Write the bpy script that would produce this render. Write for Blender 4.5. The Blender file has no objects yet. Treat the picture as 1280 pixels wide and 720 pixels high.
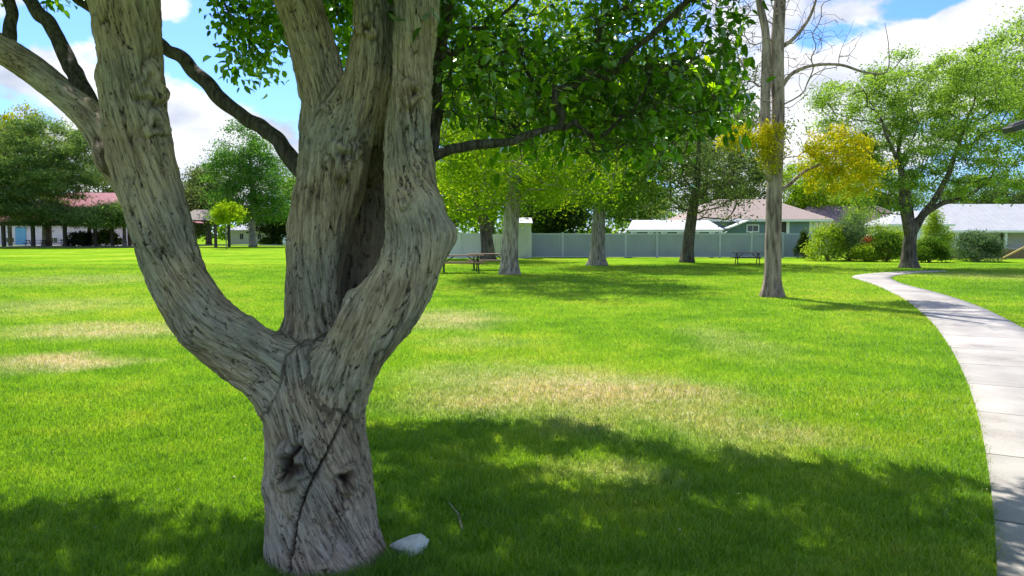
import bpy, math, time
import numpy as np
from mathutils import Vector
T0 = time.time()
def log(s): print('[%.1fs] %s' % (time.time() - T0, s), flush=True)
sc = bpy.context.scene
COL = sc.collection
RNG = np.random.default_rng(7)
PI = math.pi

# ------------------------------------------------------------------ camera
F, CX, CY, HZ, H = 950.0, 640.0, 360.0, 294.0, 1.6
TH = math.atan((CY - HZ) / F)
cam_d = bpy.data.cameras.new('camera'); cam = bpy.data.objects.new('camera', cam_d); COL.objects.link(cam)
cam.location = (0, 0, H); cam.rotation_euler = (PI / 2 - TH, 0, 0)
cam_d.sensor_width = 36; cam_d.lens = 36 * F / 1280; cam_d.clip_end = 2500; cam_d.clip_start = 0.05
sc.camera = cam
CT, ST = math.cos(TH), math.sin(TH)
def ray(px, py):
    u, v = (px - CX) / F, (CY - py) / F
    return np.array([u, CT + v * ST, -ST + v * CT])
def at(px, py, Y):
    d = ray(px, py); p = d * (Y / d[1]); p[2] += H; return p
def gnd(px, py):
    d = ray(px, py); return d * (H / -d[2]) + np.array([0, 0, H])
def project(P):
    P = np.asarray(P, float); q = P - np.array([0, 0, H])
    fw = q[:, 1] * CT - q[:, 2] * ST; up = q[:, 1] * ST + q[:, 2] * CT
    fw = np.where(np.abs(fw) < 1e-4, 1e-4, fw)
    return CX + F * q[:, 0] / fw, CY - F * up / fw, fw

SUN_EL, SUN_AZ = math.radians(54), math.atan2(-0.36, 0.93)
SUN = np.array([math.sin(SUN_AZ) * math.cos(SUN_EL), math.cos(SUN_AZ) * math.cos(SUN_EL), math.sin(SUN_EL)])

# ------------------------------------------------------------------ noise
def _h(i, j, k, s):
    n = (i * 374761393 + j * 668265263 + k * 2147483647 + s * 1274126177) & 0xFFFFFFFF
    n = ((n ^ (n >> 13)) * 1274126177) & 0xFFFFFFFF
    n = n ^ (n >> 16)
    return (n & 0xFFFFFF) / float(0xFFFFFF)
_g = np.random.default_rng(3).normal(0, 1, (64, 3)); _g /= np.linalg.norm(_g, axis=1, keepdims=True)
def vnoise(p, s=0):
    """gradient noise in 0..1, on a turned lattice"""
    p = np.asarray(p, float) @ np.array([[.80, .36, -.48], [-.60, .48, -.64], [0, .80, .60]])
    i = np.floor(p).astype(np.int64); f = p - i; u = f * f * f * (f * (f * 6 - 15) + 10)
    out = 0
    for a in (0, 1):
        for b in (0, 1):
            for c in (0, 1):
                g = _g[(_h(i[:, 0] + a, i[:, 1] + b, i[:, 2] + c, s) * 63.99).astype(int)]
                d = g[:, 0] * (f[:, 0] - a) + g[:, 1] * (f[:, 1] - b) + g[:, 2] * (f[:, 2] - c)
                w = (u[:, 0] if a else 1 - u[:, 0]) * (u[:, 1] if b else 1 - u[:, 1]) * (u[:, 2] if c else 1 - u[:, 2])
                out = out + d * w
    return np.clip(.5 + out * .95, 0, 1)
def fbm(p, s=0, o=3):
    t = 0; a = .5; m = 0
    for k in range(o): t = t + a * vnoise(p * 2 ** k, s + k * 17); m += a; a *= .5
    return t / m

# ------------------------------------------------------------------ objects
def mesh_np(name, V, faces, mat=None, parent=None, smooth=False, face_attr=None, vert_attr=None):
    """faces: list of (n,k) int arrays"""
    me = bpy.data.meshes.new(name)
    faces = [np.asarray(f, np.int64) for f in faces if len(f)]
    V = np.asarray(V, np.float32)
    me.vertices.add(len(V)); me.vertices.foreach_set('co', V.ravel())
    nl = sum(f.size for f in faces); nf = sum(len(f) for f in faces)
    me.loops.add(nl); me.polygons.add(nf)
    me.loops.foreach_set('vertex_index', np.concatenate([f.ravel() for f in faces]).astype(np.int32))
    tot = np.concatenate([np.full(len(f), f.shape[1]) for f in faces])
    st = np.concatenate([[0], np.cumsum(tot)[:-1]])
    me.polygons.foreach_set('loop_start', st.astype(np.int32))
    me.polygons.foreach_set('loop_total', tot.astype(np.int32))
    if smooth: me.polygons.foreach_set('use_smooth', np.ones(nf, bool))
    me.update(calc_edges=True)
    for k, a in (face_attr or {}).items():
        at_ = me.attributes.new(k, 'FLOAT', 'FACE'); at_.data.foreach_set('value', np.asarray(a, np.float32))
    for k, a in (vert_attr or {}).items():
        a = np.asarray(a, np.float32)
        if a.ndim == 2:
            at_ = me.attributes.new(k, 'FLOAT_VECTOR', 'POINT'); at_.data.foreach_set('vector', a.ravel())
        else:
            at_ = me.attributes.new(k, 'FLOAT', 'POINT'); at_.data.foreach_set('value', a)
    o = bpy.data.objects.new(name, me); COL.objects.link(o)
    if mat: me.materials.append(mat)
    if parent: o.parent = parent
    return o
def empty(name, loc=(0, 0, 0), label=None, cat=None, group=None):
    o = bpy.data.objects.new(name, None); COL.objects.link(o); o.location = loc
    o.empty_display_size = .2
    tag(o, label, cat, group); return o
def tag(o, label=None, cat=None, group=None, kind=None):
    for k, v in (('label', label), ('category', cat), ('group', group), ('kind', kind)):
        if v: o[k] = v
    return o

class MB:
    def __init__(s): s.v = []; s.f = []
    def box(s, x0, x1, y0, y1, z0, z1):
        b = len(s.v)
        s.v += [(x, y, z) for z in (z0, z1) for (x, y) in ((x0, y0), (x1, y0), (x1, y1), (x0, y1))]
        s.f += [tuple(b + i for i in q) for q in ((0, 3, 2, 1), (4, 5, 6, 7), (0, 1, 5, 4), (1, 2, 6, 5), (2, 3, 7, 6), (3, 0, 4, 7))]
        return s
    def bar(s, a, b, w, h=None, up=(0, 0, 1)):
        h = h or w; a, b = Vector(a), Vector(b); d = (b - a).normalized()
        sd = d.cross(Vector(up))
        if sd.length < 1e-3: sd = d.cross(Vector((0, 1, 0)))
        sd.normalize(); u = sd.cross(d)
        k = len(s.v)
        for p in (a, b):
            for (i, j) in ((-1, -1), (1, -1), (1, 1), (-1, 1)):
                s.v.append(tuple(p + sd * i * w / 2 + u * j * h / 2))
        s.f += [tuple(k + i for i in q) for q in ((0, 1, 2, 3), (7, 6, 5, 4), (0, 4, 5, 1), (1, 5, 6, 2), (2, 6, 7, 3), (3, 7, 4, 0))]
        return s
    def tube(s, a, b, r0, r1=None, n=12):
        r1 = r0 if r1 is None else r1
        a, b = Vector(a), Vector(b); d = (b - a).normalized()
        e = d.orthogonal().normalized(); g = d.cross(e); k = len(s.v)
        for p, r in ((a, r0), (b, r1)):
            for i in range(n):
                t = 2 * PI * i / n; s.v.append(tuple(p + (e * math.cos(t) + g * math.sin(t)) * r))
        s.f += [(k + i, k + (i + 1) % n, k + n + (i + 1) % n, k + n + i) for i in range(n)]
        s.f += [tuple(k + i for i in reversed(range(n))), tuple(k + n + i for i in range(n))]
        return s
    def poly(s, pts, th, nrm):
        """thick slab from an outline: pts top, extruded by -nrm*th"""
        k = len(s.v); n = len(pts); nv = Vector(nrm).normalized() * th
        s.v += [tuple(p) for p in pts] + [tuple(Vector(p) - nv) for p in pts]
        s.f += [tuple(k + i for i in range(n)), tuple(k + n + i for i in reversed(range(n)))]
        s.f += [(k + i, k + n + i, k + n + (i + 1) % n, k + (i + 1) % n) for i in range(n)]
        return s
    def build(s, name, mat, parent=None, smooth=False, bevel=0):
        me = bpy.data.meshes.new(name); me.from_pydata(s.v, [], s.f); me.update()
        o = bpy.data.objects.new(name, me); COL.objects.link(o); me.materials.append(mat)
        if parent: o.parent = parent
        if smooth:
            for p in me.polygons: p.use_smooth = len(p.vertices) == 4
        if bevel:
            m = o.modifiers.new('bevel', 'BEVEL'); m.width = bevel; m.segments = 1
        return o

# ------------------------------------------------------------------ materials
def new_mat(name):
    m = bpy.data.materials.new(name); m.use_nodes = True; nt = m.node_tree; nt.nodes.clear()
    out = nt.nodes.new('ShaderNodeOutputMaterial'); return m, nt, out
def nd(nt, t, **kw):
    n = nt.nodes.new('ShaderNode' + t)
    for k, v in kw.items():
        if k.startswith('i_'): n.inputs[k[2:].replace('_', ' ')].default_value = v
        else: setattr(n, k, v)
    return n
def ramp(nt, fac, stops):
    r = nd(nt, 'ValToRGB'); e = r.color_ramp.elements
    while len(e) < len(stops): e.new(.5)
    for i, (p, c) in enumerate(stops): e[i].position = p; e[i].color = (*c, 1) if len(c) == 3 else c
    nt.links.new(fac, r.inputs[0]); return r.outputs[0]
def g3(v): return (v, v, v)
def mixc(nt, fac, a, b, mode='MIX'):
    m = nd(nt, 'Mix', data_type='RGBA', blend_type=mode)
    for s, v in ((0, fac), (6, a), (7, b)):
        if hasattr(v, 'links'): nt.links.new(v, m.inputs[s])
        else: m.inputs[s].default_value = v if s == 0 else (*v, 1)
    return m.outputs[2]
def mth(nt, op, a, b=None, c=None, clamp=False):
    m = nd(nt, 'Math', operation=op, use_clamp=clamp)
    for i, v in enumerate((a, b, c)):
        if v is None: continue
        if hasattr(v, 'links'): nt.links.new(v, m.inputs[i])
        else: m.inputs[i].default_value = v
    return m.outputs[0]
def noise(nt, vec, scale, detail=4, rough=.55, dist=0):
    n = nd(nt, 'TexNoise'); n.inputs['Scale'].default_value = scale; n.inputs['Detail'].default_value = detail
    n.inputs['Roughness'].default_value = rough; n.inputs['Distortion'].default_value = dist
    nt.links.new(vec, n.inputs['Vector']); return n.outputs[0]
def mapping(nt, vec, scale=(1, 1, 1), loc=(0, 0, 0), rot=(0, 0, 0)):
    m = nd(nt, 'Mapping'); m.inputs['Scale'].default_value = scale; m.inputs['Location'].default_value = loc
    m.inputs['Rotation'].default_value = rot
    nt.links.new(vec, m.inputs[0]); return m.outputs[0]

def surf_mat(name, c1, c2, scale=3, rough=.8, stretch=(1, 1, 1), bump=.3, bscale=None, lines=None, spec=.3, detail=6):
    m, nt, out = new_mat(name)
    b = nd(nt, 'BsdfPrincipled'); b.inputs['Roughness'].default_value = rough; b.inputs['Specular IOR Level'].default_value = spec
    g = nd(nt, 'NewGeometry'); v = mapping(nt, g.outputs['Position'], stretch)
    n = noise(nt, v, scale, detail, .62)
    f = mth(nt, 'MULTIPLY_ADD', n, 2.2, -.6, clamp=True)
    c = mixc(nt, f, c1, c2)
    if lines:   # (axis, period, width, dark)
        sp = nd(nt, 'SeparateXYZ'); nt.links.new(g.outputs['Position'], sp.inputs[0])
        q = mth(nt, 'FRACT', mth(nt, 'DIVIDE', sp.outputs[lines[0]], lines[1]))
        ln = mth(nt, 'LESS_THAN', q, lines[2])
        c = mixc(nt, ln, c, tuple(x * lines[3] for x in c1))
    nt.links.new(c, b.inputs['Base Color'])
    if bump:
        bp = nd(nt, 'Bump'); bp.inputs['Strength'].default_value = bump; bp.inputs['Distance'].default_value = .02
        nt.links.new(noise(nt, v, bscale or scale * 6, 4), bp.inputs['Height']); nt.links.new(bp.outputs[0], b.inputs['Normal'])
    nt.links.new(b.outputs[0], out.inputs[0]); return m

def leaf_mat(name, stops, trans=.45, tscale=(1.6, 1.7, .7), gloss=0, rough=.45, veins=False):
    m, nt, out = new_mat(name)
    a = nd(nt, 'Attribute', attribute_name='rnd')
    c = ramp(nt, a.outputs['Fac'], stops)
    g = nd(nt, 'NewGeometry')
    n = noise(nt, g.outputs['Position'], 1.1, 2)
    c = mixc(nt, mth(nt, 'MULTIPLY_ADD', n, 1.2, -.25, clamp=True), c, (.75, .9, .6), 'MULTIPLY')
    d = nd(nt, 'BsdfDiffuse'); nt.links.new(c, d.inputs[0])
    t = nd(nt, 'BsdfTranslucent'); nt.links.new(mixc(nt, 1, c, tscale, 'MULTIPLY'), t.inputs[0])
    mx = nd(nt, 'MixShader'); mx.inputs[0].default_value = trans
    nt.links.new(d.outputs[0], mx.inputs[1]); nt.links.new(t.outputs[0], mx.inputs[2])
    gl = nd(nt, 'BsdfGlossy'); gl.inputs['Roughness'].default_value = rough; gl.inputs[0].default_value = (.9, 1, .9, 1)
    fr = nd(nt, 'Fresnel'); fr.inputs[0].default_value = 1.4
    mg = nd(nt, 'MixShader'); nt.links.new(mth(nt, 'MULTIPLY', fr.outputs[0], gloss), mg.inputs[0])
    nt.links.new(mx.outputs[0], mg.inputs[1]); nt.links.new(gl.outputs[0], mg.inputs[2])
    nt.links.new(mg.outputs[0], out.inputs[0]); return m

# lawn colour, shared by the soil sheet and the blades: dry patches lie where the lawn has them
DRY = []   # (x, y, rx, ry, strength)
def dry(px, py, rpx, rpy, s):
    c = gnd(px, py); e = gnd(px + rpx, py); u = gnd(px, py - rpy); l = gnd(px, py + rpy)
    DRY.append((c[0], (u[1] + l[1]) / 2, e[0] - c[0], (u[1] - l[1]) / 2, s))
dry(770, 503, 190, 36, 1.25); dry(620, 475, 150, 26, .55); dry(560, 505, 80, 22, .7); dry(960, 545, 130, 26, .7); dry(55, 453, 115, 12, 1.35)
dry(120, 414, 150, 13, 1.0); dry(40, 385, 140, 14, .45); dry(90, 350, 160, 8, .4); dry(560, 400, 80, 14, .8); dry(1240, 345, 90, 6, .4)
dry(760, 600, 100, 26, .5); dry(920, 430, 60, 26, .3); dry(600, 428, 90, 10, .3)
def lawn_color(nt, blade=False):
    g = nd(nt, 'NewGeometry'); pos = g.outputs['Position']
    flat = mapping(nt, pos, (1, 1, 0))
    n1 = noise(nt, flat, .16, 3, .6); n2 = noise(nt, flat, 1.3, 5, .65); n3 = noise(nt, flat, 9, 3, .6)
    f = mth(nt, 'ADD', mth(nt, 'MULTIPLY', n1, .5), mth(nt, 'ADD', mth(nt, 'MULTIPLY', n2, .35), mth(nt, 'MULTIPLY', n3, .15)))
    green = ramp(nt, f, [(.40, (.115, .255, .014)), (.5, (.20, .36, .018)), (.60, (.32, .42, .035))])
    w = noise(nt, flat, .9, 4, .6)
    wob = nd(nt, 'VectorMath', operation='MULTIPLY_ADD')
    nz = nd(nt, 'TexNoise'); nz.inputs['Scale'].default_value = .8; nz.inputs['Detail'].default_value = 3; nt.links.new(flat, nz.inputs['Vector'])
    nt.links.new(nz.outputs['Color'], wob.inputs[0]); wob.inputs[1].default_value = (1.6, 1.6, 0); wob.inputs[2].default_value = (-.8, -.8, 0)
    ad = nd(nt, 'VectorMath', operation='ADD'); nt.links.new(flat, ad.inputs[0]); nt.links.new(wob.outputs[0], ad.inputs[1])
    tot = None
    for (x, y, rx, ry, s) in DRY:
        mp = mapping(nt, ad.outputs[0], (1 / rx, 1 / ry, 0), (-x / rx, -y / ry, 0))
        ln = nd(nt, 'VectorMath', operation='LENGTH'); nt.links.new(mp, ln.inputs[0])
        v = nd(nt, 'MapRange', interpolation_type='SMOOTHSTEP'); nt.links.new(ln.outputs['Value'], v.inputs[0])
        v.inputs[1].default_value = 0; v.inputs[2].default_value = 1.35; v.inputs[3].default_value = s; v.inputs[4].default_value = 0
        tot = v.outputs[0] if tot is None else mth(nt, 'ADD', tot, v.outputs[0])
    dr = mth(nt, 'MULTIPLY', tot, mth(nt, 'MULTIPLY_ADD', mth(nt, 'ADD', mth(nt, 'MULTIPLY', n2, .6), mth(nt, 'MULTIPLY', n3, .5)), 2.2, -.45, clamp=True), clamp=True)
    straw = ramp(nt, n3, [(.35, (.42, .35, .18)), (.65, (.60, .53, .33))])
    return mixc(nt, dr, green, straw), pos, n2

def make_lawn_mats():
    m, nt, out = new_mat('lawn_soil'); c, pos, n2 = lawn_color(nt)
    spk = noise(nt, pos, 38, 3, .7)
    c = mixc(nt, 1, c, ramp(nt, spk, [(.3, g3(.5)), (.6, g3(1))]), 'MULTIPLY')
    b = nd(nt, 'BsdfDiffuse'); nt.links.new(c, b.inputs[0])
    bp = nd(nt, 'Bump'); bp.inputs['Strength'].default_value = .8; bp.inputs['Distance'].default_value = .03
    nt.links.new(noise(nt, pos, 22, 5, .75), bp.inputs['Height']); nt.links.new(bp.outputs[0], b.inputs['Normal'])
    nt.links.new(b.outputs[0], out.inputs[0])
    m2, nt, out = new_mat('grass_blade'); c, pos, n2 = lawn_color(nt, True)
    a = nd(nt, 'Attribute', attribute_name='rnd')
    c = mixc(nt, 1, c, ramp(nt, a.outputs['Fac'], [(0, (.62, .7, .6)), (.55, (1.05, 1.05, .9)), (.93, (1.35, 1.2, 1.2)), (1, (1.9, 1.35, 4))]), 'MULTIPLY')
    d = nd(nt, 'BsdfDiffuse'); nt.links.new(c, d.inputs[0])
    t = nd(nt, 'BsdfTranslucent'); nt.links.new(mixc(nt, 1, c, (1.25, 1.25, .6), 'MULTIPLY'), t.inputs[0])
    mx = nd(nt, 'MixShader'); mx.inputs[0].default_value = .45
    nt.links.new(d.outputs[0], mx.inputs[1]); nt.links.new(t.outputs[0], mx.inputs[2])
    gl = nd(nt, 'BsdfGlossy'); gl.inputs['Roughness'].default_value = .5
    mg = nd(nt, 'MixShader'); mg.inputs[0].default_value = .05
    nt.links.new(mx.outputs[0], mg.inputs[1]); nt.links.new(gl.outputs[0], mg.inputs[2])
    nt.links.new(mg.outputs[0], out.inputs[0])
    return m, m2
M = {}
M['soil'], M['blade'] = make_lawn_mats()

def bark_mat(name, c_hi, c_mid, c_lo, scale=1.0):
    """simple bark for the distant trees"""
    m, nt, out = new_mat(name)
    g = nd(nt, 'NewGeometry'); v = mapping(nt, g.outputs['Position'], (5 * scale, 5 * scale, .9 * scale))
    n = noise(nt, v, 2.2, 6, .65); n2 = noise(nt, g.outputs['Position'], .9, 3)
    c = ramp(nt, mth(nt, 'ADD', mth(nt, 'MULTIPLY', n, .75), mth(nt, 'MULTIPLY', n2, .25)), [(.40, c_lo), (.5, c_mid), (.60, c_hi)])
    b = nd(nt, 'BsdfPrincipled'); b.inputs['Roughness'].default_value = .9; b.inputs['Specular IOR Level'].default_value = .15
    nt.links.new(c, b.inputs['Base Color'])
    bp = nd(nt, 'Bump'); bp.inputs['Strength'].default_value = 1; bp.inputs['Distance'].default_value = .07
    nt.links.new(n, bp.inputs['Height']); nt.links.new(bp.outputs[0], b.inputs['Normal'])
    nt.links.new(b.outputs[0], out.inputs[0]); return m
M['bark_grey'] = bark_mat('bark_grey', (.40, .36, .31), (.27, .24, .20), (.11, .095, .08))
M['bark_pale'] = bark_mat('bark_pale', (.50, .45, .38), (.36, .31, .26), (.15, .12, .10))
M['bark_brown'] = bark_mat('bark_brown', (.40, .32, .26), (.27, .21, .17), (.12, .09, .075))
M['bark_dark'] = bark_mat('bark_dark', (.20, .17, .14), (.12, .10, .085), (.05, .042, .036))

def hero_bark():
    m, nt, out = new_mat('hero_bark')
    q = nd(nt, 'Attribute', attribute_name='flow').outputs['Vector']
    cav = nd(nt, 'Attribute', attribute_name='cavity').outputs['Fac']
    scar_and_shade = nd(nt, 'Attribute', attribute_name='scar_and_shade').outputs['Fac']
    g = nd(nt, 'NewGeometry')
    fine = noise(nt, mapping(nt, q, (1, 1, .13)), 150, 5, .65)
    fib = noise(nt, mapping(nt, q, (1, 1, .09)), 55, 4, .6, .4)
    big = noise(nt, g.outputs['Position'], 3.2, 4, .6)
    chip = noise(nt, mapping(nt, q, (1, 1, .35)), 75, 2, .5)
    t = mth(nt, 'ADD', mth(nt, 'MULTIPLY', fib, .45), mth(nt, 'ADD', mth(nt, 'MULTIPLY', fine, .35), mth(nt, 'MULTIPLY', big, .2)))
    c = ramp(nt, t, [(.40, (.15, .118, .10)), (.465, (.31, .258, .224)), (.52, (.44, .372, .328)), (.59, (.57, .49, .44))])
    warm = ramp(nt, noise(nt, g.outputs['Position'], 2.3, 5), [(.36, (.80, .83, .84)), (.47, (1.0, .97, .94)), (.56, (1.12, 1.0, .88)), (.66, (.92, .80, .70))])
    c = mixc(nt, 1, c, warm, 'MULTIPLY')
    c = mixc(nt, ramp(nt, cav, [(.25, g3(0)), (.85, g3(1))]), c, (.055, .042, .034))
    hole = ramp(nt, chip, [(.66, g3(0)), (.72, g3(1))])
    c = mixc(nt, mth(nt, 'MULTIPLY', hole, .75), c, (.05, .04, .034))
    c = mixc(nt, mth(nt, 'MULTIPLY', scar_and_shade, mth(nt, 'MULTIPLY_ADD', fib, 1.6, .1, clamp=True), clamp=True), c, (.062, .036, .027))  # dark brown of the knot scars, also the painted shade of the hollow
    b = nd(nt, 'BsdfPrincipled'); b.inputs['Roughness'].default_value = .88; b.inputs['Specular IOR Level'].default_value = .2
    nt.links.new(c, b.inputs['Base Color'])
    hgt = mth(nt, 'SUBTRACT', mth(nt, 'ADD', mth(nt, 'MULTIPLY', fib, .6), mth(nt, 'MULTIPLY', fine, .4)), mth(nt, 'MULTIPLY', hole, .35))
    bp = nd(nt, 'Bump'); bp.inputs['Strength'].default_value = 1; bp.inputs['Distance'].default_value = .024
    nt.links.new(hgt, bp.inputs['Height']); nt.links.new(bp.outputs[0], b.inputs['Normal'])
    nt.links.new(b.outputs[0], out.inputs[0]); return m
M['hero'] = hero_bark()

# ------------------------------------------------------------------ trees: growing limbs towards points
def grow(nodes, par, pts, alpha=.35, step=.4, jit=.04, sag=.0, rng=RNG):
    """nodes: list of positions, par: parent indices. Every point becomes a twig tip joined to the nearest limb."""
    P = [np.array(p, float) for p in nodes]; par = list(par)
    pl = [0.0]
    for i in range(1, len(P)): pl.append(pl[par[i]] + np.linalg.norm(P[i] - P[par[i]]) if par[i] >= 0 else 0.)
    base = P[0]
    order = np.argsort([np.min([np.linalg.norm(p - q) for q in P]) for p in pts])
    A = np.zeros((len(P) + len(pts) * 14 + 10, 3)); A[:len(P)] = P; n = len(P)
    PL = np.zeros(len(A)); PL[:n] = pl
    tips = np.zeros(len(pts), int); dirs = np.zeros((len(pts), 3))
    for k in order:
        p = pts[k]
        dv = p - A[:n]; d = np.sqrt((dv ** 2).sum(1))
        cost = d + alpha * PL[:n] + .35 * np.maximum(0, -dv[:, 2])
        j = int(np.argmin(cost)); L = d[j]
        a = A[j].copy()
        dj = a - A[par[j]] if par[j] >= 0 else np.array([0, 0, 1.])
        dj = dj / (np.linalg.norm(dj) + 1e-6)
        ns = min(12, max(1, int(math.ceil(L / step))))
        c1 = a + dj * L * .35
        prev = j
        for s in range(1, ns + 1):
            t = s / ns
            q = (1 - t) ** 2 * a + 2 * t * (1 - t) * c1 + t * t * p
            if s < ns: q = q + rng.normal(0, jit, 3) * min(1, L)
            q[2] -= sag * math.sin(PI * t) * L
            if n >= len(A): A = np.vstack([A, np.zeros((2000, 3))]); PL = np.concatenate([PL, np.zeros(2000)])
            A[n] = q; PL[n] = PL[prev] + np.linalg.norm(q - A[prev]); par.append(prev); prev = n; n += 1
        tips[k] = n - 1; dd = A[n - 1] - A[par[n - 1]]; dirs[k] = dd / (np.linalg.norm(dd) + 1e-6)
    A = A[:n]; par = np.array(par)
    return A, par, tips, dirs
def pipe_radii(A, par, r0, e=2.3, rmax=9):
    R = np.zeros(len(A)); ch = np.zeros(len(A), int)
    for i in range(len(A)):
        if par[i] >= 0: ch[par[i]] += 1
    for i in range(len(A) - 1, -1, -1):
        if ch[i] == 0: R[i] = r0 ** e
        if par[i] >= 0: R[par[i]] += R[i]
    return np.minimum(R ** (1 / e), rmax)
def frusta(P0, P1, R0, R1, n=6):
    d = P1 - P0; L = np.linalg.norm(d, axis=1, keepdims=True) + 1e-9; d = d / L
    P1 = P1 + d * R1[:, None] * .25; P0 = P0 - d * R0[:, None] * .25
    ref = np.where(np.abs(d[:, 2:3]) > .9, np.array([[1., 0, 0]]), np.array([[0, 0, 1.]]))
    e = np.cross(d, ref); e /= np.linalg.norm(e, axis=1, keepdims=True) + 1e-9; g = np.cross(d, e)
    t = np.arange(n) * 2 * PI / n
    ring = e[:, None, :] * np.cos(t)[None, :, None] + g[:, None, :] * np.sin(t)[None, :, None]
    V = np.concatenate([P0[:, None] + ring * R0[:, None, None], P1[:, None] + ring * R1[:, None, None]], 1)
    b = np.arange(len(P0))[:, None] * 2 * n; i = np.arange(n)[None]; j = (i + 1) % n
    Fq = np.stack([b + i, b + i + n, b + j + n, b + j], -1).reshape(-1, 4)
    return V.reshape(-1, 3), Fq
def branch_mesh(name, A, par, R, mat, parent, n=6, keep=None):
    idx = np.array([i for i in range(len(A)) if par[i] >= 0 and (keep is None or keep[i])])
    r1 = R[idx]; r0 = np.minimum(R[par[idx]], r1 * 1.35 + .002)
    V, Fq = frusta(A[par[idx]], A[idx], r0, r1, n)
    return mesh_np(name, V, [Fq], mat, parent, smooth=True)
def tube_path(P, R, n=16, wob=.06, seed=0):
    """closed smooth tube along a path with an uneven section"""
    P = np.array(P, float); R = np.array(R, float); m = len(P)
    T = np.gradient(P, axis=0); T /= np.linalg.norm(T, axis=1, keepdims=True)
    ref = np.array([1., 0, 0]); e0 = ref - T[0] * T[0].dot(ref); e0 /= np.linalg.norm(e0)
    V = []
    for k in range(m):
        e0 = e0 - T[k] * T[k].dot(e0); e0 /= np.linalg.norm(e0); g = np.cross(T[k], e0)
        th = np.arange(n) * 2 * PI / n
        rr = R[k] * (1 + wob * (np.sin(3 * th + k * .25 + seed) + .7 * np.sin(5 * th - k * .31 + 2 * seed)))
        V.append(P[k] + (e0[None] * np.cos(th)[:, None] + g[None] * np.sin(th)[:, None]) * rr[:, None])
    V = np.concatenate(V + [P[:1], P[-1:]]); Q = []
    i = np.arange(n); j = (i + 1) % n
    for k in range(m - 1): Q.append(np.stack([k * n + i, k * n + j, (k + 1) * n + j, (k + 1) * n + i], -1))
    c0, c1 = m * n, m * n + 1
    T3 = np.concatenate([np.stack([np.full(n, c0), j, i], -1), np.stack([np.full(n, c1), (m - 1) * n + i, (m - 1) * n + j], -1)])
    return V, [np.concatenate(Q), T3]
def catmull(C, per=6):
    C = np.array(C, float); C2 = np.vstack([2 * C[0] - C[1], C, 2 * C[-1] - C[-2]]); out = []
    for i in range(1, len(C2) - 2):
        p0, p1, p2, p3 = C2[i - 1:i + 3]
        for k in range(per):
            t = k / per
            out.append(.5 * (2 * p1 + (p2 - p0) * t + (2 * p0 - 5 * p1 + 4 * p2 - p3) * t * t + (3 * p1 - 3 * p2 + p3 - p0) * t ** 3))
    out.append(C[-1]); return np.array(out)
def unit(v): return v / (np.linalg.norm(v, axis=-1, keepdims=True) + 1e-9)
def leaf_quads(C, size, aspect=.55, up=.5, rng=RNG, droop=0., dirs=None, jitter=.35):
    """one folded rhombus leaf per centre"""
    n = len(C)
    nr = unit(rng.normal(0, 1, (n, 3)) + np.array([0, 0, up * 2]))
    ax = rng.normal(0, 1, (n, 3)) if dirs is None else dirs + rng.normal(0, .5, (n, 3))
    ax[:, 2] -= droop
    ax = unit(ax - nr * (ax * nr).sum(1, keepdims=True)); sd = np.cross(nr, ax)
    L = size * rng.uniform(1 - jitter, 1 + jitter, n)[:, None]; W = L * aspect
    V = np.stack([C - ax * L / 2, C + sd * W / 2 + nr * W * .12, C + ax * L / 2, C - sd * W / 2 + nr * W * .12], 1).reshape(-1, 3)
    b = np.arange(n)[:, None] * 4
    return V, b + np.arange(4)[None]
def blob_points(blobs, n, rng, hollow=.35):
    """points in ellipsoids, more of them near the skin"""
    w = np.array([b[3] * b[4] * b[5] * (b[6] if len(b) > 6 else 1) for b in blobs]); w = w / w.sum(); out = []
    for b, k in zip(blobs, rng.multinomial(n, w)):
        d = unit(rng.normal(0, 1, (k, 3))); r = rng.uniform(hollow ** 3, 1, k)[:, None] ** (1 / 3)
        r = r * (.82 + .3 * fbm(d * 2.2 + b[0], 5, 2))[:, None]
        out.append(np.array(b[:3]) + d * r * np.array(b[3:6]))
    return np.concatenate(out)

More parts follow.
